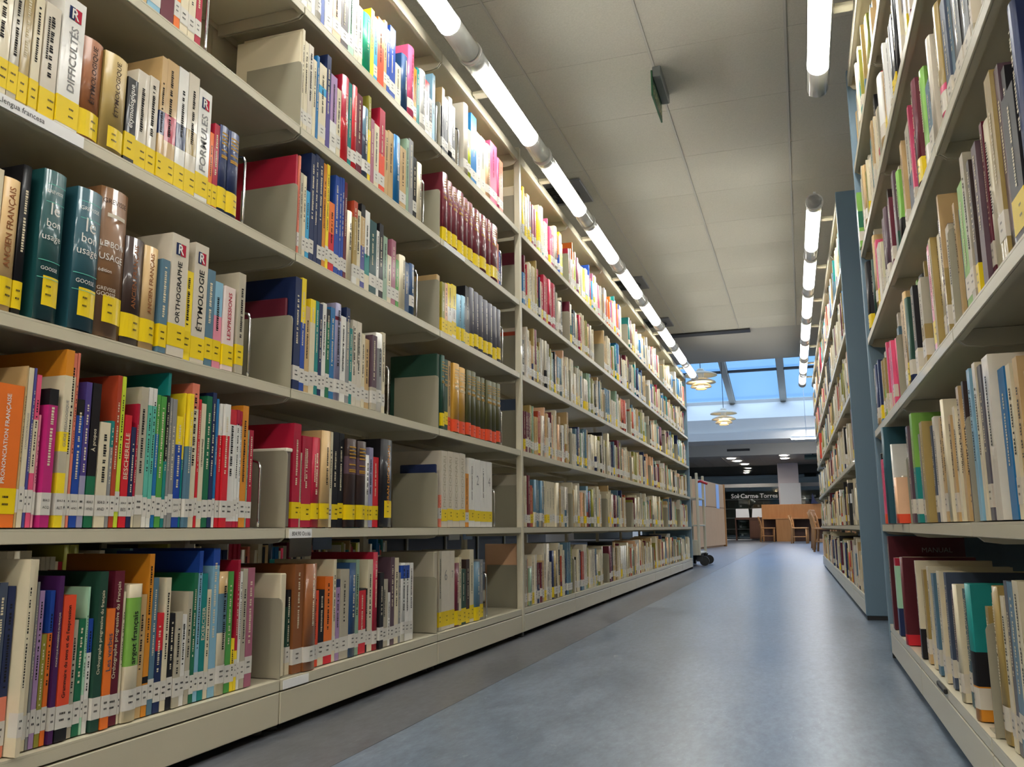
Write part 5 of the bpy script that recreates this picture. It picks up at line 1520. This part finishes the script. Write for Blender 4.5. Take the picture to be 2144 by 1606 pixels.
def label_for(bk):
    global bon
    t = bk['t']
    if t == 'BONUSAGE':
        bon += 1
        return 'larger thick dark teal dictionary reading le bon usage, third shelf up, nearest left bay' if bon == 1 and bk['col'] == 'spruce' else 'thick blue-teal le bon usage dictionary right beside the brown one, third shelf up'
    if t == 'BONUSAGE2': return 'thick wood-brown dictionary reading LE BON USAGE, third shelf up, nearest left bay'
    if t and t not in ('v1', 'v2', 'bars') and len(t) > 3 and 'DICCIONARI' != t and t not in ('ANCIEN_FRANÇAIS', 'ÉTYMOLOGIQUE', 'BESCHERELLE', 'À_propos', 'étymologique'):
        words = t.replace('_', ' ').replace("L'", '').split()
        s = '%s book titled %s, %s, %s' % (cw(bk), ' '.join(words[:4]), SHN[bk['lv']], SIDEW[(bk['side'], bk['bay'])])
        if len(s.split()) <= 16 and s not in LABELS: return s
    for c in bk['cands'][:3]:
        if cand[c] == 1 and len(c.split()) <= 16 and c not in LABELS: return c
    return bk['cands'][3]
GRP = {1: 'books on the lowest shelves', 2: 'books on the second shelves up', 3: 'books on the third shelves up', 4: 'books on the fourth shelves up', 5: 'books on the fifth shelves up', 6: 'books on the top shelves'}
for bk in sorted(IND, key=lambda q: (q['side'], q['bay'], q['lv'], q['t0'])):
    rg = random.Random(int(bk['seed']*1e9)); run = bk['run']; L = bk['side'] == 'L'
    lb = label_for(bk); LABELS[lb] = 1
    x, y = run.pt(bk['dep'], bk['t0'] if L else bk['t0']+bk['w'])
    t = thing('book', lb, 'book', (x, y, ZL[bk['lv']]+.0026), run.a+(0 if L else math.pi), GRP[bk['lv']]+(' on the left' if L else ' on the right'))
    I = lambda a, b2, c2: (a, b2, c2)
    m = MB(); cover_mb(m, bk, I, True); m.build('cover', M['plastic'] if bk['glossy'] else M['cover'], t)
    m = MB(); pages_mb(m, bk, I); m.build('page_block', M['paper'], t)
    m = MB()
    if label_mb(m, bk, I, True, rg): m.build('call_number_label', M['cover'], t)
    m = MB(); title_mb(m, bk, I, rg)
    if bk['col'] == 'maroon3' and bk['w'] > .04 and bk['h'] > .32 and bk['side'] == 'R' and bk['lv'] == 1:
        mm = MB(); addtext(mm, 'MANUAL', lambda u, v: (-.112-u, bk['w']+.0008, bk['h']-.062+v), .10, .024, PAL['grey']); mm.build('cover_title', M['paper'], t)
    if m.f: m.build('spine_title', M['paper'], t)
big = MB(); 
for bk in ALL:
    if id(bk) in ids: continue
    rg = random.Random(int(bk['seed']*1e9)); run = bk['run']; R0 = bk['side'] == 'R'
    def T(a, b2, c2, bk=bk, run=run, R0=R0):
        x, y = run.pt(bk['dep']-a, bk['t0']+(bk['w']-b2 if R0 else b2)); return (x, y, ZL[bk['lv']]+c2+.0026)
    bk['near'] = bk['t0'] < 3.9
    cover_mb(big, bk, T, False); label_mb(big, bk, T, False, rg)
    if bk['near'] and bk['side'] != 'N': title_mb(big, bk, T, rg)
    # recessed page top
    D, w_, h = bk['d'], bk['w'], bk['h']; tk = min(.0024, w_*.17)
    big.face([T(-D+.002, tk, h+.0003), T(-.005, tk, h+.0003), T(-.005, w_-tk, h+.0003), T(-D+.002, w_-tk, h+.0003)], PAL['page'])
# backs of the books on the other side of the left stack
rg = random.Random(77)
for k in range(-1, 3):
    for lv in (1, 2, 3, 4):
        t = k+1.0
        while t < k+1.9:
            w_ = rg.uniform(.015, .045); h = rg.uniform(.19, .27); d0 = XL-(DEP+.06); d1 = XL-(DEP*2)
            c2 = PAL[rg.choice(PW['mixed'])]
            big.box(d1, d0, t, t+w_-.001, ZL[lv]+.0004, ZL[lv]+h, c2); t += w_
print('books', len(ALL), 'stuff faces', len(big.f))
big.build('book_rows', M['cover'], kind='stuff', label='rows of further books filling the remaining shelves on both sides', cat='books')
